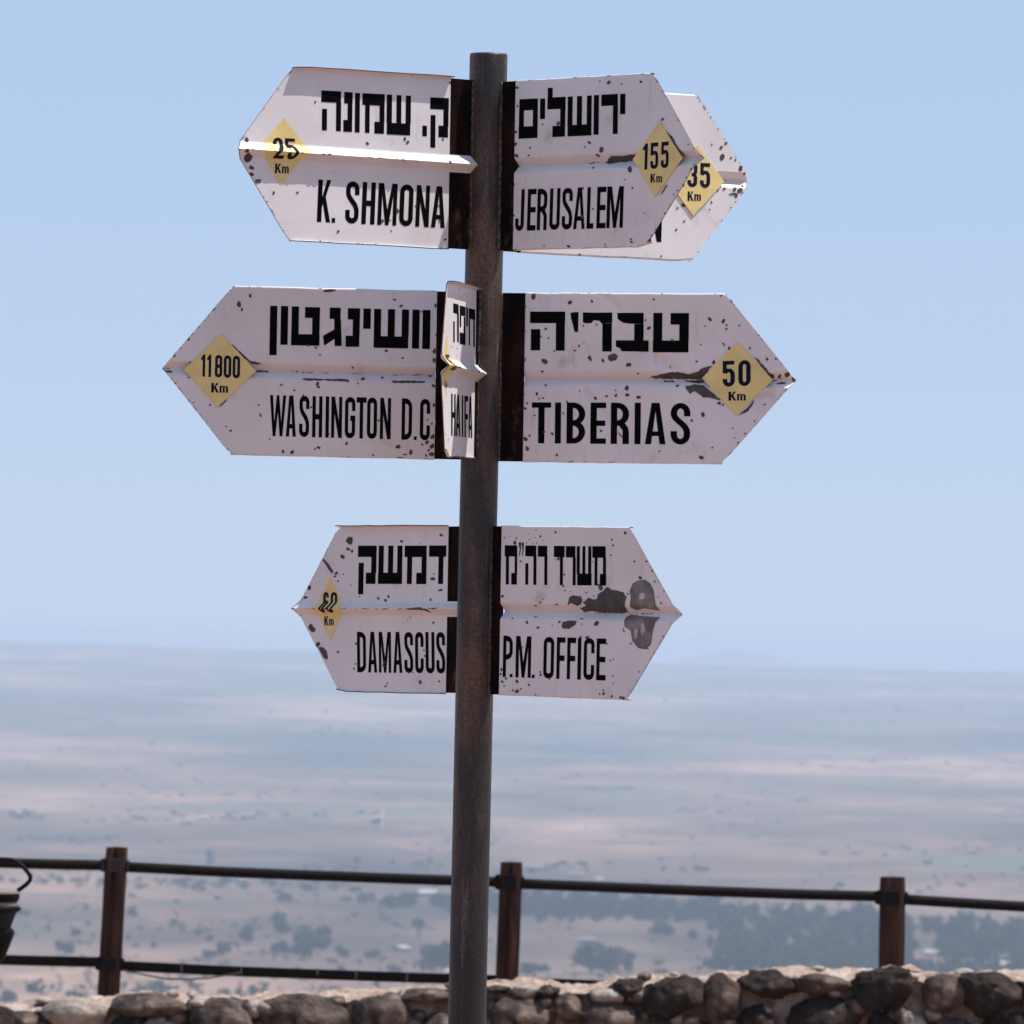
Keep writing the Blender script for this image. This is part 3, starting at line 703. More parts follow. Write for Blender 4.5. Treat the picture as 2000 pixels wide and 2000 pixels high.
b.chips([(963, 237, 11), (965, 193, 7, 1.6), (1047, 245, 5), (1173, 232, 8), (450, 220, 5), (905, 230, 4), (1313, 477, 8), (838, 628, 9), (915, 675, 16), (887, 711, 10), (451, 662, 6), (443, 711, 6),
         (363, 713, 11), (534, 510, 4), (1100, 803, 17), (852, 790, 6), (1067, 868, 4), (1117, 922, 6), (806, 655, 4), (1108, 1256, 6), (1112, 1274, 7), (702, 1303, 9), (543, 1300, 4), (940, 1292, 4), (1193, 1087, 3), (1387, 967, 4), (1328, 1088, 5),
         (367, 270, 9), (370, 390, 6), (358, 560, 9), (352, 640, 12), (345, 900, 8), (340, 1100, 9), (338, 1190, 8), (792, 1110, 9), (860, 1060, 6), (795, 925, 7), (635, 503, 11), (1560, 700, 8), (1500, 800, 6), (1480, 640, 4)],
        [[(915, 755), (940, 735), (970, 715), (1030, 718), (1080, 708), (1125, 708), (1122, 735), (1080, 742), (1040, 752), (1000, 750), (950, 762)],
         [(1340, 560), (1375, 585), (1400, 635), (1430, 680), (1447, 722), (1436, 716), (1400, 660), (1365, 605)], [(1300, 965), (1345, 895), (1340, 915), (1315, 955), (1280, 975)]])
# --- top right, behind
b = Board('arrow board pointing right and away behind the JERUSALEM board, marked 135 Km', 40, (900, 90), 3.331,
          (420, 240), (1540, 318), (1865, 878), (1500, 1403), (380, 1343), (420, 800), -1, dep=0.014)
b.text('latin_lettering', [('A', 650, 730), ('M', 745, 870), ('M', 885, 1010), ('A', 1022, 1100), ('N', 1215, 1308)],
       (650, 955), (1308, 985), (650, 1250), (1308, 1275), lean=.03)
b.diamond([(1535, 640), (1710, 882), (1508, 1105), (1338, 865)], False)
b.number([('1', 1412, 1450), ('3', 1470, 1533), ('5', 1552, 1617)], (1412, 755), (1617, 763), (1412, 912), (1617, 925), (1470, 1557), 945, 1007, False, lean=.03)
b.chips([(1633, 640, 5), (1692, 661, 10), (1700, 722, 17), (1722, 633, 8), (1757, 727, 6), (1785, 742, 6), (1820, 795, 14), (1713, 928, 8), (1780, 932, 12), (1815, 940, 16), (1770, 962, 12, 2), (1790, 972, 12), (1630, 1017, 6),
         (1408, 1054, 6), (1618, 1062, 4), (1303, 1366, 5), (770, 1358, 8), (1448, 1035, 13), (1452, 1140, 6), (1400, 1195, 7), (1650, 912, 7), (1670, 940, 6), (1585, 870, 6), (1845, 830, 7), (1840, 910, 7)])
# --- middle left
b = Board('arrow board pointing left, lettered WASHINGTON D.C', 5, (300, 530), 3.22,
          (1790, 122), (502, 90), (50, 608), (485, 1153), (1758, 1183), (1780, 655), -1, hw=0.0138, dep=0.014)
b.hebrew([(733, 217, 779, 526), (801, 218, 847, 461), (869, 221, 915, 395), (865, 394, 1044, 464), (998, 292, 1045, 398), (953, 225, 1047, 292),
          (1108, 228, 1177, 298), ((1136, 299), (1178, 299), (1183, 470), (1138, 469), (1138, 425), (1072, 468), (1065, 405), (1136, 366)),
          (1222, 232, 1299, 302), (1253, 303, 1297, 407), (1208, 405, 1294, 473), (1320, 234, 1367, 360),
          (1387, 236, 1432, 410), (1474, 238, 1519, 412), (1562, 240, 1607, 414), (1384, 407, 1602, 480), (1628, 241, 1674, 485), (1693, 243, 1742, 487)], .022, .018)
b.text('latin_lettering', [('W', 730, 832), ('A', 833, 896), ('S', 916, 979), ('H', 998, 1061), ('I', 1081, 1103), ('N', 1117, 1185), ('G', 1203, 1268), ('T', 1275, 1338), ('O', 1342, 1405), ('N', 1424, 1492), ('D', 1560, 1625), ('.', 1638, 1656), ('C', 1675, 1738)],
       (730, 778), (1742, 803), (735, 1036), (1735, 1063), lean=.015, tvr=.335)
b.diamond([(425, 392), (643, 628), (405, 852), (190, 617)], False)
b.number([('1', 298, 324), ('1', 336, 362), ('8', 385, 432), ('0', 441, 488), ('0', 497, 543)], (297, 522), (543, 532), (300, 662), (543, 674), (362, 468), 702, 762, False, lean=.02)
b.chips([(537, 207, 15), (555, 240, 8), (607, 153, 9), (1105, 122, 18, 2.3), (1515, 178, 7), (1556, 218, 9), (1685, 254, 5), (1020, 480, 7), (1046, 526, 5), (1463, 500, 9), (1566, 545, 6), (1253, 605, 6), (1030, 708, 11), (1037, 727, 8),
         (803, 715, 6), (885, 747, 6), (1317, 675, 11), (1285, 705, 4), (1440, 668, 7), (660, 840, 5), (668, 900, 5), (675, 910, 5), (456, 975, 4), (485, 1002, 7), (730, 1056, 5), (813, 1133, 9), (871, 1137, 11), (1037, 1108, 9), (1015, 1117, 5),
         (1213, 1082, 8), (1538, 1103, 13), (1617, 1137, 13), (1580, 1152, 7, 2), (1550, 1172, 8, 2.6), (1380, 1157, 5), (1103, 1022, 4), (1415, 938, 6), (1720, 1075, 11), (1713, 1158, 6), (1730, 1125, 7), (1722, 932, 5), (1750, 958, 6),
         (220, 427, 8), (130, 530, 7), (317, 305, 5), (345, 275, 4), (92, 628, 13, 1.8), (300, 925, 6), (390, 1037, 6), (460, 1122, 8), (250, 827, 4), (220, 668, 5), (230, 575, 5), (355, 840, 6), (970, 466, 7), (940, 782, 6), (990, 855, 5),
         (1785, 215, 16), (1780, 400, 10), (1768, 500, 14), (1765, 560, 12), (1760, 720, 10), (1762, 840, 9), (1755, 1040, 14), (1752, 1100, 15), (1748, 1150, 14), (1690, 1090, 6)],
        [[(935, 675), (960, 672), (1080, 676), (1180, 676), (1228, 680), (1226, 696), (1190, 692), (1080, 684), (960, 686)], [(1497, 685), (1550, 688), (1640, 687), (1705, 690), (1705, 700), (1600, 700), (1510, 702)],
         [(480, 455), (500, 462), (560, 520), (610, 565), (672, 575), (672, 584), (615, 582), (560, 540), (520, 505)], [(648, 622), (725, 624), (725, 629), (648, 632)], [(405, 852), (455, 805), (460, 815), (420, 848)]])
# --- middle right
b = Board('arrow board pointing right, lettered TIBERIAS, with large flaked patches by its yellow 50 Km diamond', -8, (960, 550), 3.116,
          (206, 66), (1430, 72), (1858, 600), (1398, 1112), (190, 1098), (200, 592), -1, hw=0.0138, dep=0.014,
          dents=[((690, 85), (785, 180), .0064, .0047), ((285, 105), (300, 175), .0054, .0028), ((325, 100), (330, 178), .0050, .0024), ((478, 440), (492, 535), .0057, .0039), ((975, 440), (1110, 545), .0090, .0068), ((545, 630), (600, 725), .0064, .0045), ((650, 745), (712, 850), .0057, .0036), ((745, 1005), (795, 1085), .0061, .0034)])
b.hebrew([(235, 183, 449, 252), (392, 253, 447, 420), (240, 290, 297, 418),
          ((480, 192), (500, 186), (530, 186), (527, 307), (505, 306), (495, 262), (484, 225)),
          ((556, 187), (625, 189), (735, 188), (735, 252), (700, 252), (672, 256), (655, 238), (620, 236), (610, 252), (575, 255), (556, 247)), (675, 254, 733, 425),
          ((765, 190), (926, 190), (926, 258), (840, 256), (800, 250), (768, 228)), (869, 259, 926, 357), ((757, 357), (957, 358), (955, 427), (790, 424), (785, 408), (757, 395)),
          (985, 191, 1040, 358), (982, 359, 1199, 430), (1143, 262, 1201, 359), (1090, 192, 1202, 261)], .002, .008)
b.text('latin_lettering', [('T', 245, 362), ('I', 386, 423), ('B', 457, 570), ('E', 602, 697), ('R', 726, 837), ('I', 871, 908), ('A', 935, 1060), ('S', 1090, 1210)],
       (245, 735), (1210, 739), (280, 984), (1210, 992), lean=.01, tvr=.33)
b.diamond([(1500, 368), (1712, 598), (1492, 815), (1282, 588)], False)
b.number([('5', 1408, 1482), ('0', 1503, 1578)], (1408, 484), (1578, 477), (1408, 641), (1578, 634), (1443, 1548), 670, 725, False)
b.chips([(255, 92, 15), (478, 127, 12), (611, 120, 7), (205, 153, 6), (987, 108, 6), (1396, 87, 5), (1329, 229, 11), (1411, 241, 11), (1430, 265, 6), (1429, 289, 6), (1507, 267, 5), (1300, 270, 4), (1274, 383, 4), (1410, 378, 5), (1418, 388, 4), (1446, 405, 8),
         (1352, 491, 10), (1249, 487, 6), (1677, 471, 8), (1573, 405, 6), (958, 283, 11), (938, 235, 5), (331, 288, 7), (300, 335, 6), (346, 344, 5), (533, 392, 6), (506, 420, 6), (563, 379, 3), (382, 423, 5), (324, 486, 16), (595, 461, 9), (603, 474, 8),
         (678, 480, 9), (739, 461, 26), (835, 506, 14), (310, 547, 7), (889, 560, 5), (1086, 518, 4), (329, 630, 6), (823, 648, 13), (827, 690, 10), (757, 693, 8), (701, 698, 7), (755, 662, 4), (631, 709, 9), (895, 704, 11), (276, 683, 8), (315, 709, 5),
         (290, 712, 5), (536, 667, 4), (1130, 633, 8), (218, 740, 6), (204, 772, 8), (438, 801, 5), (1219, 845, 7), (1287, 811, 12), (1662, 748, 5), (370, 927, 8), (667, 908, 7), (322, 915, 5), (232, 938, 6), (207, 958, 12), (218, 1018, 12), (263, 815, 5),
         (398, 1055, 7), (1022, 1033, 5), (1343, 1011, 5), (1277, 1070, 12), (1467, 893, 4), (785, 935, 9, 2.0, 45), (1465, 120, 7), (1700, 575, 16), (1750, 578, 11), (1800, 565, 15), (1838, 592, 12), (1760, 617, 13, 2.0), (1545, 925, 5), (1500, 980, 5), (1480, 950, 3), (1600, 850, 4), (1730, 470, 5),
         (200, 300, 9), (198, 480, 12), (192, 690, 9), (1385, 740, 9), (1408, 750, 6), (1100, 357, 8), (460, 733, 6), (560, 270, 5), (640, 262, 5)],
        [[(960, 580), (1030, 565), (1090, 552), (1150, 553), (1200, 565), (1255, 548), (1275, 530), (1340, 512), (1310, 550), (1284, 578), (1280, 592), (1100, 590), (1000, 588)],
         [(1180, 638), (1240, 626), (1290, 632), (1350, 680), (1395, 722), (1330, 708), (1285, 702), (1240, 668), (1205, 680)], [(1180, 600), (1280, 600), (1300, 612), (1250, 618), (1190, 610)], [(1040, 600), (1100, 600), (1110, 612), (1050, 608)],
         [(1505, 812), (1560, 768), (1600, 716), (1592, 745), (1560, 790)], [(1600, 462), (1620, 470), (1665, 520), (1705, 575), (1690, 572), (1640, 512)]])
# --- lower left
b = Board('arrow board pointing left and away, lettered DAMASCUS, with a faded diamond over its raised fold', -53, (560, 1010), 4.83,
          (1530, 82), (490, 88), (65, 862), (490, 1640), (1497, 1662), (1530, 868), +1, hw=0.0115, dep=0.013)
b.hebrew([(675, 270, 850, 375), (800, 376, 848, 527), (748, 525, 840, 629), (680, 432, 728, 727), (870, 270, 918, 527), (960, 270, 1008, 527), (1047, 270, 1094, 527), (863, 525, 1090, 630),
          (1115, 270, 1322, 376), (1139, 377, 1185, 631), (1275, 377, 1321, 527), (1224, 526, 1319, 631), (1345, 268, 1507, 373), (1434, 374, 1480, 630)], 0, .02)
b.text('latin_lettering', [('D', 665, 748), ('A', 768, 852), ('M', 870, 985), ('A', 1006, 1090), ('S', 1111, 1193), ('C', 1213, 1292), ('U', 1312, 1395), ('S', 1413, 1495)],
       (670, 1082), (1495, 1085), (680, 1464), (1495, 1476), lean=-.01)
b.diamond([(410, 558), (548, 865), (415, 1170), (268, 865)], True)
b.number([('6', 348, 398), ('0', 418, 478)], (345, 706), (480, 708), (345, 902), (480, 904), (357, 445), 935, 1022, True, lean=.0)
b.chips([(592, 230, 30, .85), (600, 205, 22), (580, 302, 16), (618, 320, 12), (528, 373, 19), (1458, 170, 14), (1085, 228, 12), (1257, 250, 4), (470, 530, 15), (455, 560, 10), (535, 538, 6), (484, 604, 8), (605, 640, 5), (688, 747, 6), (864, 765, 10), (933, 785, 13), (961, 750, 11),
         (1358, 778, 10), (1441, 690, 10), (1461, 687, 10), (1378, 582, 18), (1389, 538, 6), (215, 665, 18), (178, 757, 15), (240, 1055, 28), (225, 1030, 20), (295, 1200, 20), (484, 1273, 10), (651, 1384, 7), (635, 1430, 8), (1140, 973, 4), (1168, 946, 5), (1385, 996, 10), (933, 1594, 9), (950, 1567, 7),
         (1260, 1557, 15), (1439, 1548, 8), (1195, 1465, 5), (1295, 1255, 7), (1305, 1310, 8), (780, 865, 8, 2), (900, 867, 6, 2), (970, 868, 9, 2), (1120, 868, 9, 2), (1442, 862, 12, 2), (600, 862, 6, 2.6), (700, 866, 4, 2), (925, 1370, 9), (915, 1400, 12), (90, 860, 16, 1.6), (660, 1195, 12), (570, 862, 5, 2)],
        [[(345, 392), (365, 405), (395, 440), (432, 500), (438, 522), (425, 528), (395, 490), (370, 450), (342, 408)], [(300, 1225), (350, 1232), (378, 1270), (388, 1320), (378, 1345), (352, 1325), (325, 1280)],
         [(1170, 862), (1240, 856), (1290, 850), (1340, 862), (1375, 872), (1390, 905), (1340, 880), (1270, 876), (1200, 874)]])
# --- lower right
b = Board('arrow board pointing right and towards the viewer, lettered P.M. OFFICE, with a scorched mark near its tip', -41, (930, 1010), 4.6,
          (231, 76), (1375, 90), (1855, 872), (1350, 1645), (203, 1600), (240, 845), -1, hw=0.0138, dep=0.014)
b.hebrew([(258, 254, 370, 352), (268, 353, 296, 604), (347, 353, 370, 504), (316, 503, 367, 605), ((383, 228), (404, 228), (402, 290), (392, 350), (386, 350), (393, 290)), ((408, 228), (428, 228), (427, 290), (418, 350), (412, 350), (418, 290)),
          (443, 256, 541, 352), (516, 353, 543, 608), (443, 415, 470, 606), (555, 258, 640, 355), (614, 356, 641, 609), (700, 259, 796, 358), (754, 359, 781, 611), (807, 261, 893, 362), (869, 363, 896, 612),
          (905, 262, 933, 512), (956, 262, 983, 512), (1008, 262, 1036, 512), (909, 508, 1038, 612), (1045, 262, 1165, 364), (1065, 365, 1091, 613), (1141, 365, 1168, 514), (1113, 512, 1169, 614)], .006, .006)
b.text('latin_lettering', [('P', 242, 328), ('.', 305, 330), ('M', 357, 494), ('.', 503, 530), ('O', 606, 700), ('F', 724, 800), ('F', 818, 896), ('I', 912, 944), ('C', 967, 1062), ('E', 1082, 1166)],
       (245, 1064), (1168, 1092), (240, 1436), (1155, 1468), lean=.02)
b.chips([(714, 135, 9), (578, 172, 8), (540, 115, 5), (363, 188, 7), (348, 230, 14), (1340, 143, 12), (1219, 203, 8), (1230, 255, 8), (1212, 342, 6), (1422, 398, 8), (1530, 398, 8), (1583, 483, 8), (1605, 580, 8), (1636, 720, 4), (1662, 773, 8), (400, 397, 8), (238, 711, 12), (600, 735, 6), (577, 766, 8),
         (525, 797, 8), (721, 784, 8), (800, 660, 6), (784, 620, 8), (793, 515, 8), (990, 680, 6), (1060, 710, 5), (1120, 635, 18, 1.2), (1100, 610, 10), (1082, 955, 19, 1.2), (457, 945, 12), (557, 993, 11), (748, 942, 10), (686, 972, 5), (950, 962, 5), (940, 913, 8, 1.7), (520, 895, 8, 1.8), (322, 910, 6),
         (1322, 1005, 6), (1330, 1027, 7), (1208, 1288, 7), (1235, 1275, 4), (1228, 1428, 6), (1234, 1492, 5), (475, 1507, 9), (580, 1418, 10), (578, 1390, 7), (368, 1475, 14), (367, 1565, 16), (330, 1557, 8), (403, 1545, 7), (236, 1478, 10), (253, 1517, 6), (270, 1450, 9), (1143, 1555, 8), (1145, 1587, 11), (535, 1597, 6),
         (420, 1172, 5), (940, 1075, 9), (1000, 1080, 12, 1.3), (480, 200, 4), (510, 240, 5), (545, 230, 4), (600, 210, 3), (530, 185, 4), (455, 235, 4), (470, 150, 4), (300, 170, 4), (255, 185, 6), (1110, 1590, 7), (1220, 1610, 9), (1300, 1620, 12), (1325, 1628, 14), (1350, 720, 4), (1365, 690, 7), (850, 670, 4, 2), (975, 770, 13),
         (1475, 545, 13), (1395, 1135, 6), (1380, 1140, 4), (1540, 1182, 6), (740, 375, 13), (715, 380, 4), (660, 1458, 5), (1174, 1138, 7), (228, 1370, 12), (222, 1410, 9), (1048, 400, 5), (1465, 1390, 6), (1680, 1070, 6)],
        [[(840, 720), (870, 703), (900, 710), (940, 712), (957, 745), (945, 778), (905, 798), (872, 780), (850, 770), (824, 790)],
         [(985, 755), (1010, 725), (1060, 742), (1090, 735), (1098, 695), (1145, 665), (1178, 630), (1215, 655), (1260, 662), (1320, 680), (1345, 720), (1330, 790), (1322, 855), (1200, 858), (1080, 855), (1010, 840), (940, 850), (918, 820), (985, 798)],
         [(770, 975), (780, 942), (840, 930), (905, 932), (890, 968), (835, 1003), (785, 1000)]])
def ell(cx, cy, rx, ry, n=26, j=.06, seed=1):
    rn = random.Random(seed); return [(cx + rx * (1 + rn.uniform(-j, j)) * math.cos(6.2832 * k / n), cy + ry * (1 + rn.uniform(-j, j)) * math.sin(6.2832 * k / n)) for k in range(n)]
m1 = [(1520, 570), (1560, 600), (1590, 660), (1598, 730), (1618, 835), (1560, 825), (1500, 815), (1420, 830), (1385, 810), (1398, 720), (1388, 660), (1415, 600), (1460, 575)]
m2 = [(1335, 905), (1360, 880), (1480, 895), (1622, 905), (1600, 960), (1580, 1040), (1565, 1140), (1520, 1180), (1460, 1170), (1410, 1110), (1395, 1020), (1345, 985)]
b.flat('rust_rim', [[(1500 + (x - 1500) * 1.05, 705 + (y - 705) * 1.04) for x, y in m1], [(1485 + (x - 1485) * 1.05, 1030 + (y - 1030) * 1.04) for x, y in m2]], M['chiprim'], 0.0010)
b.flat('scorch_mark', [m1], M['burn'], 0.0012); b.flat('scorch_mark', [m2], M['burn'], 0.0012)
for e_ in (ell(1490, 712, 32, 34, j=.35), ell(1440, 1040, 16, 48, j=.3, seed=3), ell(1505, 1010, 20, 60, j=.35, seed=4)): b.flat('sticker_residue', [e_], M['residue'], 0.0015)
# --- middle, end-on
b = Board('arrow board seen nearly edge-on, pointing at the viewer, lettered HAIFA, striped by sun and shade', 80, (820, 530), 4.954,
          (548, 172), (265, 98), (205, 905), (245, 1785), (522, 1800), (545, 985), +1, hw=0.0125, dep=0.016, lip=0.012)
b.hebrew([(322, 308, 374, 400), (360, 404, 376, 682), (322, 482, 336, 682), (385, 330, 440, 420), (385, 422, 399, 535), (424, 440, 439, 610), (385, 590, 440, 700), (448, 348, 464, 530), (472, 355, 534, 455), (472, 458, 484, 715), (516, 470, 530, 730)], .27, 0)
b.text('latin_lettering', [('H', 302, 345), ('A', 349, 390), ('I', 405, 418), ('F', 430, 466), ('A', 470, 506)], (310, 1184), (500, 1214), (300, 1588), (505, 1613))
b.diamond([(262, 620), (294, 905), (252, 1215), (216, 885)], True)
b.number([('8', 246, 262), ('5', 265, 282)], (246, 800), (282, 808), (246, 955), (282, 963), (240, 262), 1060, 1125, True)
b.chips([(380, 170, 7, .4), (430, 225, 6, .4), (315, 728, 5, .5), (360, 745, 6, .5), (355, 820, 5, .5), (222, 835, 7, .5), (272, 1630, 7, .4), (240, 1570, 6, .4), (492, 1690, 5, .4), (300, 925, 8), (460, 800, 4, .5)])

# little gap-filling lug seen beside the lower right board
# ------------------------------------------------------------------ stone wall
YW = 26.0
wall = empty('stone_wall', at(1000, 2000, YW).xyz * 1.0); wall.location = (0, YW, 0)
tag(wall, 'low wall of dark basalt boulders bedded in pale mortar beyond the signpost', 'wall')
TOP = [(-900, 1958), (0, 1962), (80, 1955), (200, 1948), (290, 1938), (400, 1944), (500, 1946), (560, 1940), (660, 1936), (760, 1930), (870, 1922), (950, 1914), (1060, 1918), (1150, 1918), (1300, 1903), (1420, 1899), (1500, 1893), (1600, 1892), (1700, 1890), (1800, 1896), (1900, 1897), (2000, 1894), (2900, 1885)]
def topy(x, up=5):
    for (a, fa), (b_, fb) in zip(TOP, TOP[1:]):
        if x <= b_: return fa + (fb - fa) * (x - a) / (b_ - a) - up
    return TOP[-1][1] - up
def build_mortar():
    V = []; Fc = []; nx = 900
    x0, x1 = -850, 2850
    prof_rows = []
    for i in range(nx + 1):
        px = x0 + (x1 - x0) * i / nx
        p = at(px, topy(px), YW + 0.40); X = p.x; zt_ = p.z
        z_front = zt_ - 0.012
        col = []
        for k in range(12):           # front face, ground up
            t = k / 11.0; z = -0.1 + (z_front - 0.03 + 0.1) * t
            col.append((X, 0.135 + 0.03 * noise.noise(Vector((X * 5, z * 6, 1))) + 0.022 * noise.noise(Vector((X * 17, z * 19, 2))) + 0.01 * noise.noise(Vector((X * 45, z * 45, 2))), z))
        for k in range(12):           # top, front to back
            t = k / 11.0; y = 0.11 + 0.335 * t
            z = z_front - 0.03 * (1 - t) ** 2 + 0.020 * noise.noise(Vector((X * 5, y * 7, 5))) + 0.016 * noise.noise(Vector((X * 19, y * 19, 6))) + 0.009 * noise.noise(Vector((X * 48, y * 40, 6)))
            col.append((X, y, z))
        col.append((X, 0.47, z_front - 0.15)); col.append((X, 0.47, -0.6))
        prof_rows.append(col)
    n = len(prof_rows[0])
    for c in prof_rows: V += c
    for i in range(nx):
        for j in range(n - 1):
            a = i * n + j; Fc.append((a, a + n, a + n + 1, a + 1))
    Fc.append(tuple(range(n))); Fc.append(tuple(nx * n + k for k in range(n))[::-1])
    return mesh('mortar', V, Fc, True)
link('mortar', build_mortar(), M['mortar'], wall)
def stone(x0, y0, x1, y1, kind='stone', blocky=0.75, yoff=0.05, dthick=None, seed=None, sub=4, rough=1.0):
    c = at((x0 + x1) / 2, (y0 + y1) / 2, YW); k = YW / F
    hx = (x1 - x0) / 2 * k; hz = (y1 - y0) / 2 * k; hy = dthick or min(0.16, max(0.07, 0.75 * min(hx, hz * 1.3)))
    sd = seed if seed is not None else x0 * 1.37 + y0 * 0.11
    bm = bmesh.new(); bmesh.ops.create_icosphere(bm, subdivisions=sub, radius=1)
    for v in bm.verts:
        n = v.co.normalized()
        q = Vector([math.copysign(abs(a) ** blocky, a) for a in n]); q /= max(1.0, q.length * 0.92)
        d = 1 + rough * (0.13 * noise.noise(n * 1.5 + Vector((sd, 0, 0))) + 0.09 * noise.noise(n * 3.2 + Vector((0, sd, 0))) + 0.045 * noise.noise(n * 8 + Vector((0, 0, sd))) + 0.022 * noise.noise(n * 19 + Vector((sd, sd, 0))))
        v.co = Vector((q.x * hx * d * 1.07, q.y * hy * d, q.z * hz * d * 1.05))
    rs = random.Random(int(sd * 100))
    for k in range(9):                                   # broken faces
        pn = Vector((rs.uniform(-1, 1), rs.uniform(-1.2, .3), rs.uniform(-1, 1))).normalized(); cc = rs.uniform(.62, .86)
        for v in bm.verts:
            w_ = Vector((v.co.x / hx, v.co.y / hy, v.co.z / hz)); e = w_.dot(pn) - cc
            if e > 0:
                w_ -= pn * e * (.8 if kind == 'stone_dark' else .42); v.co = Vector((w_.x * hx, w_.y * hy, w_.z * hz))
    for v in bm.verts:
        q = v.co * 34 + Vector((sd, 0, 0))
        t = noise.turbulence(q, 3, False) - .35
        v.co += v.co.normalized() * (-0.009 if kind == 'stone_dark' else -0.0045) * t * rough
    me = bm_mesh('stone', bm, True)
    o = link('stone', me, M[kind], wall); o.location = (c.x, yoff + 0.02, c.z)
    return o
ST = [(-30, 1966, 14, 2030, 'stone'), (16, 1968, 74, 2030, 'stone'), (80, 1944, 203, 2018, 'stone_pale'), (213, 1937, 362, 1986, 'stone'), (374, 1944, 497, 2050, 'stone'), (204, 1990, 262, 2060, 'stone_dark'),
      (500, 1937, 671, 2050, 'stone'), (678, 1936, 807, 2050, 'stone'), (786, 1926, 882, 1962, 'stone'), (820, 1978, 905, 2050, 'stone'), (946, 1922, 997, 1940, 'stone_dark'), (998, 1919, 1048, 1954, 'stone_pale'),
      (951, 1943, 1076, 2040, 'stone'), (1049, 1921, 1090, 1949, 'stone_dark'), (1083, 1934, 1134, 2000, 'stone'), (1150, 1926, 1218, 1964, 'stone_pale'), (1136, 1956, 1252, 2040, 'stone'), (1188, 1911, 1258, 1950, 'stone_dark'),
      (1256, 1900, 1376, 1990, 'stone_dark'), (1377, 1900, 1449, 1998, 'stone'), (1446, 1895, 1560, 1951, 'stone_dark'), (1559, 1897, 1667, 1944, 'stone'), (1538, 1943, 1688, 2040, 'stone_dark'), (1672, 1884, 1790, 1972, 'stone_dark'),
      (1443, 1964, 1514, 2060, 'stone_dark'), (1762, 1974, 1816, 2060, 'stone_pale'), (1802, 1896, 1888, 1980, 'stone'), (1874, 1897, 1996, 1990, 'stone_dark'), (1998, 1903, 2060, 1990, 'stone'), (1690, 1980, 1758, 2070, 'stone_dark'),
      (1820, 1990, 1905, 2090, 'stone'), (1912, 1996, 1996, 2080, 'stone_dark'), (1256, 1995, 1350, 2090, 'stone'), (1360, 2002, 1440, 2090, 'stone_dark'), (268, 1992, 366, 2070, 'stone_pale'), (884, 1932, 946, 1975, 'stone')]
for i, s_ in enumerate(ST):
    kk = s_[4]
    y0_ = s_[1] + (7 if s_[1] - topy(s_[0] + 30) < 22 else 0)
    stone(s_[0], y0_, s_[2], s_[3], kind=kk, blocky=0.85 if kk == 'stone' else 0.7, yoff=0.06 if s_[3] - s_[1] > 45 else 0.085, rough=1.5 if kk == 'stone_dark' else 1.0)
rn = random.Random(21)
for k in range(75):                                      # smaller packing stones in the joints
    px_ = rn.uniform(-30, 2040); ww = rn.uniform(26, 62); hh = ww * rn.uniform(.55, .9); py_ = max(topy(px_) + 16, rn.uniform(1925, 2030))
    stone(px_, py_, px_ + ww, py_ + hh, kind=rn.choice(['stone', 'stone', 'stone_dark', 'stone_pale']), yoff=0.11, dthick=0.08, sub=3)
rn = random.Random(5)
def filler(xa, xb, ya, yb):
    y = ya
    while y < yb:
        x = xa + rn.uniform(-30, 0)
        hh = rn.uniform(75, 110)
        while x < xb:
            ww = rn.uniform(80, 150)
            ty = topy(x + ww / 2)
            stone(x, max(y, ty + 2) + rn.uniform(-4, 6), x + ww - 8, max(y, ty + 2) + hh - 8, kind=rn.choice(['stone', 'stone_dark', 'stone', 'stone_pale']), blocky=0.8, yoff=0.06, sub=3)
            x += ww
        y += hh
filler(-840, -40, 1965, 2350); filler(2070, 2800, 1900, 2350); filler(-30, 2060, 2088, 2350)
# small loose bits bedded on top
for k in range(12):
    px = rn.uniform(0, 2000); ww = rn.uniform(16, 40); ty = topy(px)
    stone(px, ty + rn.uniform(3, 8), px + ww, ty + rn.uniform(14, 22), kind=rn.choice(['stone_pale', 'stone_pale', 'stone']), yoff=rn.uniform(0.12, 0.3), dthick=0.06, sub=3)

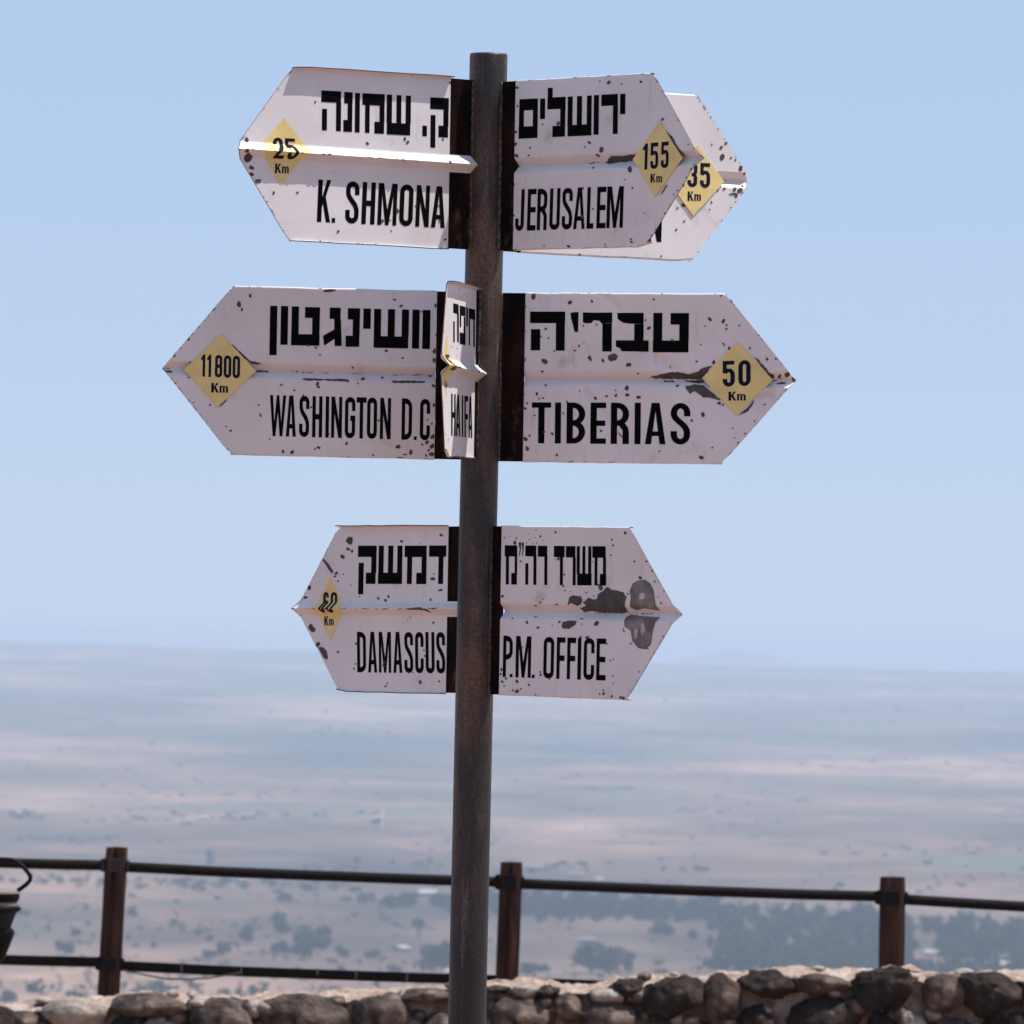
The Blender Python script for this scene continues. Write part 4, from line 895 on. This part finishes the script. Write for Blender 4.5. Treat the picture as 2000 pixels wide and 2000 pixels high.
# ------------------------------------------------------------------ railing fence
YF = 27.5
kf = YF / F
fence = empty('railing_fence', (0, YF, 0)); tag(fence, 'brown post railing with two dark pipe rails along the edge of the overlook', 'fence')
def fp(x, y): p = at(x, y, YF); return Vector((p.x, p.y - YF, p.z))
POSTS = [((-510, 1620), (-548, 1945), 46), ((228.5, 1655), (212, 1942), 45), ((999, 1684), (990, 1915), 46), ((1743.5, 1713), (1741, 1892), 52), ((2475, 1745), (2488, 1900), 50)]
def build_post(t, b_, wpx, split):
    a = fp(*t); c = fp(*b_); d = (a - c).normalized(); c = c - d * (c.z + 0.1) / d.z
    r = wpx / 2 * kf; seg = 22; V = []; Fc = []
    L_ = (a - c).length; rows = 16
    for i in range(rows + 1):
        t_ = i / rows; ctr = c + d * L_ * t_
        rr = r * (1.0 if i < rows else 0.955)
        for k in range(seg):
            an = 2 * math.pi * k / seg
            cc, ss = math.cos(an), math.sin(an)
            sq = (abs(cc) ** 3.2 + abs(ss) ** 3.2) ** (-1 / 3.2)
            q = rr * (0.55 * sq + 0.45) * 0.97
            dent = 0
            if abs(((an - 4.6) + math.pi) % (2 * math.pi) - math.pi) < 0.16: dent = 0.016 * split
            q = q - dent + 0.0022 * noise.noise(Vector((an * 2, t_ * 9, wpx)))
            V.append(ctr + Vector((q * cc, q * ss, 0)))
        if i == rows - 1: pass
    for i in range(rows):
        for k in range(seg): Fc.append((i * seg + k, i * seg + (k + 1) % seg, (i + 1) * seg + (k + 1) % seg, (i + 1) * seg + k))
    n = rows * seg; V.append(c + d * (L_ + 0.004)); m = len(V) - 1
    for k in range(seg): Fc.append((n + k, n + (k + 1) % seg, m))
    me = mesh('post', V, Fc, True)
    try: me.set_sharp_from_angle(angle=R(40))
    except Exception: pass
    return link('post', me, M['post'], fence)
for i, (t, b_, wp) in enumerate(POSTS): build_post(t, b_, wp, 1.0 if i in (1, 2) else 0.5)
UR = [((-510, 1668), (205, 1690)), ((250, 1694), (975, 1722)), ((1025, 1726), (1718, 1751)), ((1770, 1757), (2475, 1795))]
LR = [((-530, 1858), (196, 1879)), ((240, 1887), (968, 1914)), ((1014, 1918), (1716, 1943)), ((1768, 1948), (2480, 1985))]
def rail(a, b_, rpx, name='rail'):
    A = fp(*a); B = fp(*b_); dd = (B - A).normalized(); A -= dd * 0.05; B += dd * 0.05
    path = []; n = 14
    for i in range(n + 1):
        t = i / n; p = A.lerp(B, t); p.z += -0.004 * math.sin(math.pi * t) + 0.0015 * noise.noise(Vector((p.x * 3, p.z, 2))); path.append(p)
    v, f = tube(path, rpx * kf, 14)
    return link(name, mesh(name, v, f, True), M['rail'], fence)
for a, b_ in UR: rail(a, b_, 10.2)
for a, b_ in LR: rail(a, b_, 10.0)
for (x, y) in ((355, 1891), (472, 1896), (696, 1904), (795, 1908), (620, 1901)):
    A = fp(x, y); v, f = tube([A - Vector((0.003, 0, 0)), A + Vector((0.003, 0, 0))], 10.8 * kf, 14)
    link('pipe_joint', mesh('pipe_joint', v, f, True), M['tape'], fence)
def clamp(x, y, wpx, hpx, m_='clampdark'):
    V = []; Fc = []; A = fp(x, y); r = wpx / 2 * kf
    boxvf(A + Vector((-0.10 * r, -r * 1.02, 0)), (r * 1.15, 0.012, hpx * kf), V, Fc)
    boxvf(A + Vector((-r * 1.08, 0, 0)), (0.010, r * 1.5, hpx * kf), V, Fc)
    boxvf(A + Vector((r * 1.03, 0, 0)), (0.008, r * 1.3, hpx * kf * .8), V, Fc)
    boxvf(A + Vector((-r * 1.18, -r * .2, 0)), (r * .36, r * .5, hpx * kf * .92), V, Fc)
    o = link('clamp', mesh('clamp', V, Fc), M[m_], fence)
    bv = o.modifiers.new('bevel', 'BEVEL'); bv.width = 0.003; bv.segments = 2
clamp(227, 1690, 45, 26, 'clamp'); clamp(217, 1882, 45, 26); clamp(998, 1723, 46, 30); clamp(1744, 1753, 52, 28); clamp(-512, 1668, 46, 26)
pw = [(240, 1894), (262, 1899), (290, 1905), (325, 1911), (365, 1912.5), (405, 1910), (440, 1904.5), (460, 1901), (472, 1898)]
v, f = tube([fp(*p) + Vector((0, -0.02, 0)) for p in pw], 1.7 * kf, 8)
wr = link('hanging_wire', mesh('hanging_wire', v, f, True), M['wire'], None); wr.location = (0, YF, 0)
tag(wr, 'thin grey wire sagging under the lower rail right of the left post', 'wire')

# ------------------------------------------------------------------ dark object at the left edge
YS = 22.0; ks = YS / F
def sp(x, y): p = at(x, y, YS); return p
foot = sp(-30, 1900); sculpt = empty('metal_sculpture', (foot.x, YS, 0))
tag(sculpt, 'black tapering metal figure with pale rims and curved tube arm at the left edge', 'sculpture')
cx = sp(-30, 1800).x
def lathe(name, prof_, material, seg=32, dx=0.0):
    V = []; Fc = []
    for (rpx, y, sh) in prof_:
        z = sp(-30, y).z
        for k in range(seg):
            a = 2 * math.pi * k / seg; V.append((rpx * ks * math.cos(a) + sh * ks, rpx * ks * math.sin(a) * 0.8, z))
    n = len(prof_)
    for i in range(n - 1):
        for k in range(seg): Fc.append((i * seg + k, i * seg + (k + 1) % seg, (i + 1) * seg + (k + 1) % seg, (i + 1) * seg + k))
    Fc.append(tuple(range(seg))); Fc.append(tuple((n - 1) * seg + k for k in range(seg))[::-1])
    me = mesh(name, V, Fc, True)
    bm = bmesh.new(); bm.from_mesh(me); bmesh.ops.recalc_face_normals(bm, faces=bm.faces); bm.to_mesh(me); bm.free()
    try: me.set_sharp_from_angle(angle=R(35))
    except Exception: pass
    return link(name, me, material, sculpt)
lathe('cap', [(10, 1734, 0), (50, 1736, 0), (65, 1740, 0), (66, 1744, 0)], M['palerim'])
lathe('collar', [(65, 1744, 0), (66, 1752, 0), (62, 1760.5, 0)], M['darkmetal'])
lathe('rim', [(60, 1760.5, 0), (61, 1764, 0), (62, 1767.5, 0)], M['palerim'])
lathe('flange', [(62, 1767.5, 0), (70, 1772, 0), (68, 1777, 0), (60, 1782, 0)], M['darkmetal'])
lathe('funnel', [(60, 1782, 0), (56, 1792, 0), (51, 1806, 0), (49, 1812, 0)], M['greymetal'])
lathe('body', [(50, 1812, 2), (54, 1816, 2), (55, 1822, 2), (48, 1845, 1), (38, 1872, 0), (28, 1890, -3), (20, 1930, -8), (16, 2000, -10), (14, 2200, -12), (18, 2500, -12), (30, 2560, -12)], M['darkmetal'])
arm = [(-30, 1676), (0, 1678), (22, 1679), (33, 1683), (45, 1693), (54, 1703), (59.5, 1712), (59, 1719), (53, 1726), (44, 1733), (34, 1740)]
v, f = tube([sp(*p) - Vector((foot.x, YS, 0)) for p in arm], 4.3 * ks, 12)
link('curved_arm', mesh('curved_arm', v, f, True), M['darkmetal'], sculpt)

# ------------------------------------------------------------------ far trees
def crown_mesh(seed, H, Wd, n=420, leaf=0.55):
    rn = random.Random(seed); V = []; Fc = []
    lobes = []
    for k in range(9):
        z = rn.uniform(.22, .84) * H; lobes.append((rn.uniform(-.30, .30) * Wd, rn.uniform(-.30, .30) * Wd, z, rn.uniform(.20, .32) * Wd, rn.uniform(.13, .21) * H))
    for k in range(n):
        cx_, cy_, cz_, rx_, rz_ = rn.choice(lobes)
        a = rn.uniform(0, 6.283); u = rn.uniform(-1, 1); s = math.sqrt(1 - u * u); q = rn.uniform(.55, 1.12)
        c = Vector((cx_ + rx_ * q * s * math.cos(a), cy_ + rx_ * q * s * math.sin(a), cz_ + rz_ * q * u))
        t1 = Vector((rn.uniform(-1, 1), rn.uniform(-1, 1), rn.uniform(-1, 1))).normalized(); t2 = t1.cross(Vector((rn.uniform(-1, 1), rn.uniform(-1, 1), rn.uniform(-1, 1)))).normalized()
        l = leaf * rn.uniform(.6, 1.35); b_ = len(V)
        V += [c + t1 * l, c + t2 * l * .8, c - t1 * l, c - t2 * l * .8]; Fc.append((b_, b_ + 1, b_ + 2, b_ + 3))
    return mesh('crown', V, Fc)
def trunk_mesh(seed, H):
    rn = random.Random(seed); V = []; Fc = []
    v, f = tube([(0, 0, -1.0), (0.1, 0, H * .22), (0.2, .1, H * .5), (0.1, .1, H * .75)], [.42, .32, .2, .06], 8); V += v; Fc += f
    for k in range(5):
        a = rn.uniform(0, 6.28); b_ = len(V)
        v, f = tube([(0.1, 0, H * rn.uniform(.25, .4)), (math.cos(a) * 1.2, math.sin(a) * 1.2, H * .5), (math.cos(a) * 2.2, math.sin(a) * 2.2, H * .68)], [.18, .12, .04], 6)
        V += v; Fc += [tuple(i + b_ for i in q) for q in f]
    return mesh('trunk', V, Fc, True)
CR = [(crown_mesh(11 + i, 10, 11 + 1.0 * (i % 3), 1100, .62), trunk_mesh(31 + i, 10)) for i in range(4)]
TALL = (crown_mesh(77, 10, 6.5, 900, .55), trunk_mesh(78, 10))
for a, b_ in CR + [TALL]: a.materials.append(M['leaf']); b_.materials.append(M['trunk'])
def tree(px, py, hpx, wpx, label, kind=None, group=None, tall=False):
    g = ground_hit(px, py); k = (g.y) / F
    cm, tm = TALL if tall else CR[int(px * 7 + py) % 4]
    H = hpx * k; Wd = wpx * k
    t = empty('tree', g); t.scale = (Wd / (7.0 if tall else 11.0), Wd / (7.0 if tall else 11.0), H / 9.6); t.rotation_euler.z = (px * 0.7) % 6.28
    c = bpy.data.objects.new('crown', cm); COL.objects.link(c); c.parent = t
    r_ = bpy.data.objects.new('trunk', tm); COL.objects.link(r_); r_.parent = t
    tag(t, label, 'tree', group)
G1 = 'scattered trees on the plain below the overlook'
tree(546, 1826, 46, 36, 'slim upright tree, upper of the pair left of the big round tree below the rails', group=G1, tall=True)
tree(550, 1870, 34, 34, 'shorter tree directly below the slim upright one between the rails', group=G1)
tree(607, 1872, 62, 68, 'large round tree, biggest dark crown between the two rails', group=G1)
tree(586, 1875, 26, 40, 'low tree under the left side of the big round tree', group=G1)
tree(479, 1848, 36, 38, 'middling round tree left of the slim upright tree', group=G1)
tree(437, 1874, 30, 28, 'small tree above the lower rail at the foot of the middling round tree', group=G1)
tree(408, 1878, 20, 24, 'smaller of two trees just above the lower rail, left one', group=G1)
tree(818, 1818, 24, 34, 'low round tree just left of the signpost between the rails', group=G1)
tree(385, 1828, 14, 16, 'small dark bush tree left of the middling round tree', group=G1)
tree(259, 1794, 22, 24, 'small tree just right of the left railing post', group=G1)
tree(410, 1842, 14, 16, 'tiny tree between the small bush and the middling tree', group=G1)
tree(127, 1868, 28, 36, 'low spreading tree left of the left railing post', group=G1)
tree(148, 1832, 20, 18, 'small round tree between the black figure and the left post', group=G1)
tree(44, 1792, 16, 20, 'small tree beside the curved tube arm', group=G1)
tree(93, 1822, 12, 12, 'tiny dark bush tree right of the black figure', group=G1)
tree(556, 1764, 26, 26, 'small tree just under the upper rail, above the slim tree', group=G1)
tree(662, 1862, 20, 16, 'small leaning tree right of the big round tree', group=G1)
tree(672, 1874, 18, 18, 'low bush tree right of and below the small leaning one', group=G1)
tree(733, 1874, 18, 20, 'small dark tree left of the pale roofed hut', group=G1)
tree(848, 1902, 54, 56, 'large dark tree at the left side of the signpost above the lower rail', group=G1)
tree(872, 1900, 70, 50, 'tall dark tree half hidden behind the signpost', group=G1)
tree(770, 1902, 16, 20, 'small tree on the lower rail left of the large dark tree', group=G1)
tree(665, 1900, 14, 20, 'low bush on the lower rail right of the big round tree', group=G1)
tree(1290, 1830, 36, 42, 'round tree in the open field right of the middle post', group=G1)
tree(1352, 1836, 24, 24, 'small round tree beside the edge of the dark wood', group=G1)
tree(1155, 1902, 58, 72, 'large spreading tree on the wall line right of the middle post', group=G1)
tree(1190, 1904, 54, 56, 'large tree overlapping the spreading one on its right', group=G1)
tree(1226, 1904, 44, 26, 'narrow tree at the right end of the large clump on the wall', group=G1)
tree(1062, 1902, 20, 22, 'small tree just right of the middle post near the wall', group=G1)
tree(1036, 1910, 26, 40, 'low tree beside the foot of the middle post', group=G1)
tree(1295, 1912, 16, 22, 'small tree showing over the wall left of the wood', group=G1)
tree(715, 1768, 22, 34, 'first dark tree of the row under the upper rail left of the signpost', group=G1)
tree(760, 1776, 32, 44, 'second tree of the row under the upper rail', group=G1)
tree(795, 1777, 34, 46, 'third tree of the row under the upper rail, beside the white house', group=G1)
tree(862, 1778, 40, 46, 'tree between the white house and the signpost', group=G1)
tree(675, 1764, 10, 22, 'low bushy tree at the left end of the row', group=G1)
tree(300, 1855, 12, 14, 'tiny tree right of the left post near the lower rail', group=G1)
tree(250, 1840, 9, 10, 'very small bush close to the left post', group=G1)
tree(340, 1806, 9, 12, 'very small bush in the open field right of the left post', group=G1)
tree(345, 1765, 10, 9, 'tiny bush under the upper rail right of the left post', group=G1)
tree(422, 1758, 10, 9, 'tiny bush under the upper rail in the open field', group=G1)
tree(170, 1775, 9, 9, 'tiny bush left of the left post under the upper rail', group=G1)
tree(1640, 1736, 13, 16, 'small dark tree right above the upper rail by the right post', group=G1)
tree(1812, 1690, 8, 16, 'dark bush on the plain above the right stretch of rail', group=G1)
tree(697, 1690, 16, 14, 'small tree above the upper rail left of the signpost', group=G1)

# woods and hedgerows read as one mass
def wood(name, label, spec, seed, leafn=88):
    rn = random.Random(seed); V = []; Fc = []
    for (px, py, hp, wp) in spec:
        g = ground_hit(px, py); k = g.y / F; H = hp * k; Wd = wp * k
        lob = [(rn.uniform(-.3, .3) * Wd, rn.uniform(-.3, .3) * Wd, rn.uniform(.25, .8) * H, rn.uniform(.2, .34) * Wd, rn.uniform(.16, .26) * H) for _ in range(4)]
        for q in range(leafn):
            a, b_, c_, rx_, rz_ = rn.choice(lob); d = Vector((rn.gauss(0, 1), rn.gauss(0, 1), rn.gauss(0, 1))).normalized() * rn.uniform(.5, 1.1)
            c = g + Vector((a + d.x * rx_, b_ + d.y * rx_, c_ + d.z * rz_))
            t1 = Vector((rn.gauss(0, 1), rn.gauss(0, 1), rn.gauss(0, 1))).normalized(); t2 = t1.cross(Vector((rn.gauss(0, 1), rn.gauss(0, 1), rn.gauss(0, 1)))).normalized()
            l = Wd * rn.uniform(.09, .17); n0 = len(V)
            V += [c + t1 * l, c + t2 * l, c - t1 * l, c - t2 * l]; Fc.append((n0, n0 + 1, n0 + 2, n0 + 3))
    o = link(name, mesh(name, V, Fc), M['leaf']); tag(o, label, 'wood', kind='stuff'); return o
rn = random.Random(9)
spec = []
for k in range(560):                      # right-hand wood
    x = rn.uniform(1388, 2060)
    y0 = 1795 if x < 1450 else 1800 if x < 1720 else 1830
    y1 = 1925
    y = rn.uniform(y0, y1)
    if 1775 < x < 1840 and 1850 < y < 1900: continue
    if noise.noise(Vector((x / 60, y / 30, 0))) > 0.42: continue
    spec.append((x, y, rn.choice((22, 28, 32, 38, 44, 54)), rn.uniform(20, 42)))
wood('distant_wood', 'dark bluish wood filling the plain at lower right', spec, 3)
spec = []
for k in range(190):                      # band behind the middle post
    x = rn.uniform(1015, 1400); y = rn.uniform(1768, 1800) + (x - 1015) * .02
    if noise.noise(Vector((x / 50, y / 20, 4))) > 0.35: continue
    spec.append((x, y, rn.choice((18, 22, 26, 30, 40)), rn.uniform(16, 34)))
for k in range(46):
    x = rn.uniform(880, 1010); spec.append((x, rn.uniform(1760, 1800), rn.uniform(18, 30), rn.uniform(18, 34)))
wood('distant_wood', 'long dark tree belt under the upper rail right of the middle post', spec, 4)
spec = [(rn.uniform(-40, 700), 1722 + rn.uniform(-5, 9) + 0, rn.uniform(7, 14), rn.uniform(12, 30)) for k in range(75)]
for i, s_ in enumerate(spec):
    spec[i] = (s_[0], s_[1] + s_[0] * .022, s_[2], s_[3])
wood('tree_belt', 'thin dark line of far trees just beneath the upper rail on the left', spec, 5, 26)
spec = []
for (xa, xb, ya, yb, n, h) in ((-20, 90, 1586, 1604, 26, 6), (200, 330, 1600, 1608, 14, 4), (330, 720, 1590, 1606, 36, 5), (590, 780, 1422, 1440, 14, 5), (1030, 1150, 1690, 1706, 22, 8), (1285, 1385, 1699, 1705, 12, 6), (20, 230, 1636, 1646, 14, 4), (250, 520, 1550, 1560, 16, 3),
                               (1600, 2000, 1655, 1675, 16, 5), (1320, 1420, 1580, 1590, 10, 4), (1130, 1240, 1540, 1552, 8, 4), (800, 880, 1688, 1700, 16, 8), (580, 700, 1695, 1705, 14, 7), (1650, 1900, 1380, 1390, 10, 3), (1100, 1200, 1575, 1585, 8, 4), (1560, 1800, 1480, 1500, 10, 3)):
    for k in range(n): spec.append((rn.uniform(xa, xb), rn.uniform(ya, yb), h * rn.uniform(.7, 1.3), rn.uniform(8, 22)))
wood('hedgerows', 'faint far hedgerows and scrub scattered over the hazy plain', spec, 6, 16)

spec = []
while len(spec) < 950:
    y = 1690 + 260 * rn.random() ** 0.8; x = rn.uniform(-60, 2060)
    if noise.noise(Vector((x / 130, y / 40, 8))) < -0.12: continue
    d_ = (y - 1250) / 550.0
    h_ = rn.choice((4, 5, 6, 8, 11)) * d_
    spec.append((x, y, h_, h_ * rn.uniform(1.1, 2.4)))
for k in range(46): spec.append((rn.uniform(-30, 500), rn.uniform(1938, 1964), rn.uniform(12, 30), rn.uniform(22, 46)))
wood('scrub', 'low dark scrub bushes dotted over the dry plain', spec, 12, 18)
spec = []
while len(spec) < 260:
    y = 1350 + 340 * rn.random(); x = rn.uniform(-60, 2060)
    if noise.noise(Vector((x / 200, y / 22, 3))) < 0.05: continue
    spec.append((x, y, rn.uniform(2, 4.5), rn.uniform(6, 22)))
wood('scrub', 'faint distant scrub and hedges on the hazy plain', spec, 13, 10)

# ------------------------------------------------------------------ far buildings
def house(px, py, wpx, hpx, label, roofm='roof', wallm='plaster', pitched=True, depth=8.0, windows=2, rot=0.0):
    g = ground_hit(px, py); k = g.y / F; W = wpx * k; H = hpx * k
    hgt = H * (.62 if pitched else .88)
    h = empty('house', g); h.rotation_euler.z = rot; tag(h, label, 'house')
    V = []; Fc = []; boxvf((0, 0, hgt / 2 - .5), (W, depth, hgt + 1), V, Fc); link('wall', mesh('wall', V, Fc), M[wallm], h)
    V = []; Fc = []
    if pitched:
        a, d, z0, z1 = W / 2 + .4, depth / 2 + .4, hgt, H
        V = [(-a, -d, z0), (a, -d, z0), (a, d, z0), (-a, d, z0), (-a, 0, z1), (a, 0, z1)]; Fc = [(0, 1, 5, 4), (2, 3, 4, 5), (0, 4, 3), (1, 2, 5), (0, 3, 2, 1)]
    else: boxvf((0, 0, hgt + H * .05), (W + .6, depth + .6, H * .1), V, Fc)
    link('roof', mesh('roof', V, Fc), M[roofm], h)
    for i in range(windows):
        V = []; Fc = []; boxvf((-W / 2 + W * (i + .5) / windows, -depth / 2 - .02, hgt * .55), (W * .12, .08, hgt * .35), V, Fc); link('window', mesh('window', V, Fc), M['glass'], h)
    return h
house(836, 1754, 32, 15, 'large white house just left of the signpost under the upper rail', windows=3, depth=14)
house(783, 1860, 18, 12, 'small hut with a pale roof beside low bushes left of the signpost', rot=.5)
house(474, 1722, 10, 8, 'small white house under the upper rail left of centre', windows=1)
house(50, 1590, 12, 10, 'white far house in the tree cluster at the left edge', pitched=False)
house(487, 1602, 30, 9, 'wide white far building at the left of the distant village', pitched=False, windows=3)
house(398, 1602, 20, 8, 'pinkish white far house between the two groups of trees on the left', windows=1)
house(366, 1612, 22, 8, 'low pale blue far building beneath the far village', pitched=False)
house(264, 1597, 12, 6, 'small pale building far left above the upper rail', pitched=False, windows=1)
house(1171, 1721, 12, 7, 'bright white house just above the upper rail right of the middle post', windows=1)
house(1043, 1706, 34, 12, 'pale low building right beside the top of the middle post', pitched=False, windows=3)
house(1125, 1716, 26, 8, 'pale shed above the rail among far bushes', pitched=False)
house(1145, 1842, 32, 11, 'long dark shed in the field right of the middle post', roofm='roofdark', wallm='roofdark', windows=0)
house(1193, 1898, 9, 14, 'tiny white hut in front of the large clump by the wall', windows=0, pitched=False)
house(1958, 1894, 62, 14, 'long white roofed building at the right edge above the wall', windows=3, depth=12)
house(1735, 1880, 22, 12, 'pale hut showing through the wood left of the right post', windows=0)
house(1480, 1888, 26, 12, 'pale building half hidden in the left part of the wood', windows=0)
house(1820, 1872, 26, 12, 'pale building in the clearing right of the right post', windows=0)
house(885, 1905, 30, 10, 'white roof by the wall at the left side of the signpost', windows=0)
g = ground_hit(411, 1690); k = g.y / F
tw = empty('tower', g); tag(tw, 'narrow far tower with a pale side standing alone above the upper rail', 'tower')
V = []; Fc = []; boxvf((-2 * k, 0, 14 * k), (12 * k, 12 * k, 30 * k), V, Fc); link('shaft', mesh('shaft', V, Fc), M['roofdark'], tw)
V = []; Fc = []; boxvf((7 * k, 0, 14 * k), (5 * k, 10 * k, 28 * k), V, Fc); link('side_panel', mesh('side_panel', V, Fc), M['plaster'], tw)
g = ground_hit(745, 1652); k = g.y / F
fl = empty('flag', g); tag(fl, 'red, white and black striped flag drooping on a far pole left of the signpost', 'flag')
v, f = tube([(0, 0, -1), (0, 0, 68 * k)], 0.8 * k, 8); link('flagpole', mesh('flagpole', v, f, True), M['clothwhite'], fl)
for i, (mm, z0, z1) in enumerate((('red', 60, 68), ('clothwhite', 52, 60), ('clothblack', 44, 52))):
    V = []; Fc = []; n = 10
    for j in range(n + 1):
        t = j / n; x = (0.8 - 0 - 21 * t) * k; dz = -5 * t * t + 0.7 * math.sin(t * 7)
        V += [(x + 20 * k * 0, 1.2 * k * math.sin(t * 6), (z0 + dz) * k), (x, 1.2 * k * math.sin(t * 6 + .4), (z1 + dz) * k)]
    for j in range(n): Fc.append((2 * j, 2 * j + 2, 2 * j + 3, 2 * j + 1))
    o = link('flag_stripe', mesh('flag_stripe', V, Fc, True), M[mm], fl); sm = o.modifiers.new('solidify', 'SOLIDIFY'); sm.thickness = 0.02

# ------------------------------------------------------------------ haze
V = []; Fc = []; boxvf((0, 22000, -71), (56000, 50000, 170), V, Fc)
hz = link('haze', mesh('haze', V, Fc)); tag(hz, 'pale blue summer haze over the plain', kind='stuff')
hm = bpy.data.materials.new('haze_air'); hm.use_nodes = True
N = hm.node_tree.nodes; N.clear(); o_ = N.new('ShaderNodeOutputMaterial'); pv = N.new('ShaderNodeVolumePrincipled')
hm.node_tree.links.new(pv.outputs[0], o_.inputs['Volume'])
pv.inputs['Color'].default_value = (0.585, 0.715, 0.88, 1); pv.inputs['Density'].default_value = 1.6e-4; pv.inputs['Anisotropy'].default_value = 0.0
hz.data.materials.append(hm)
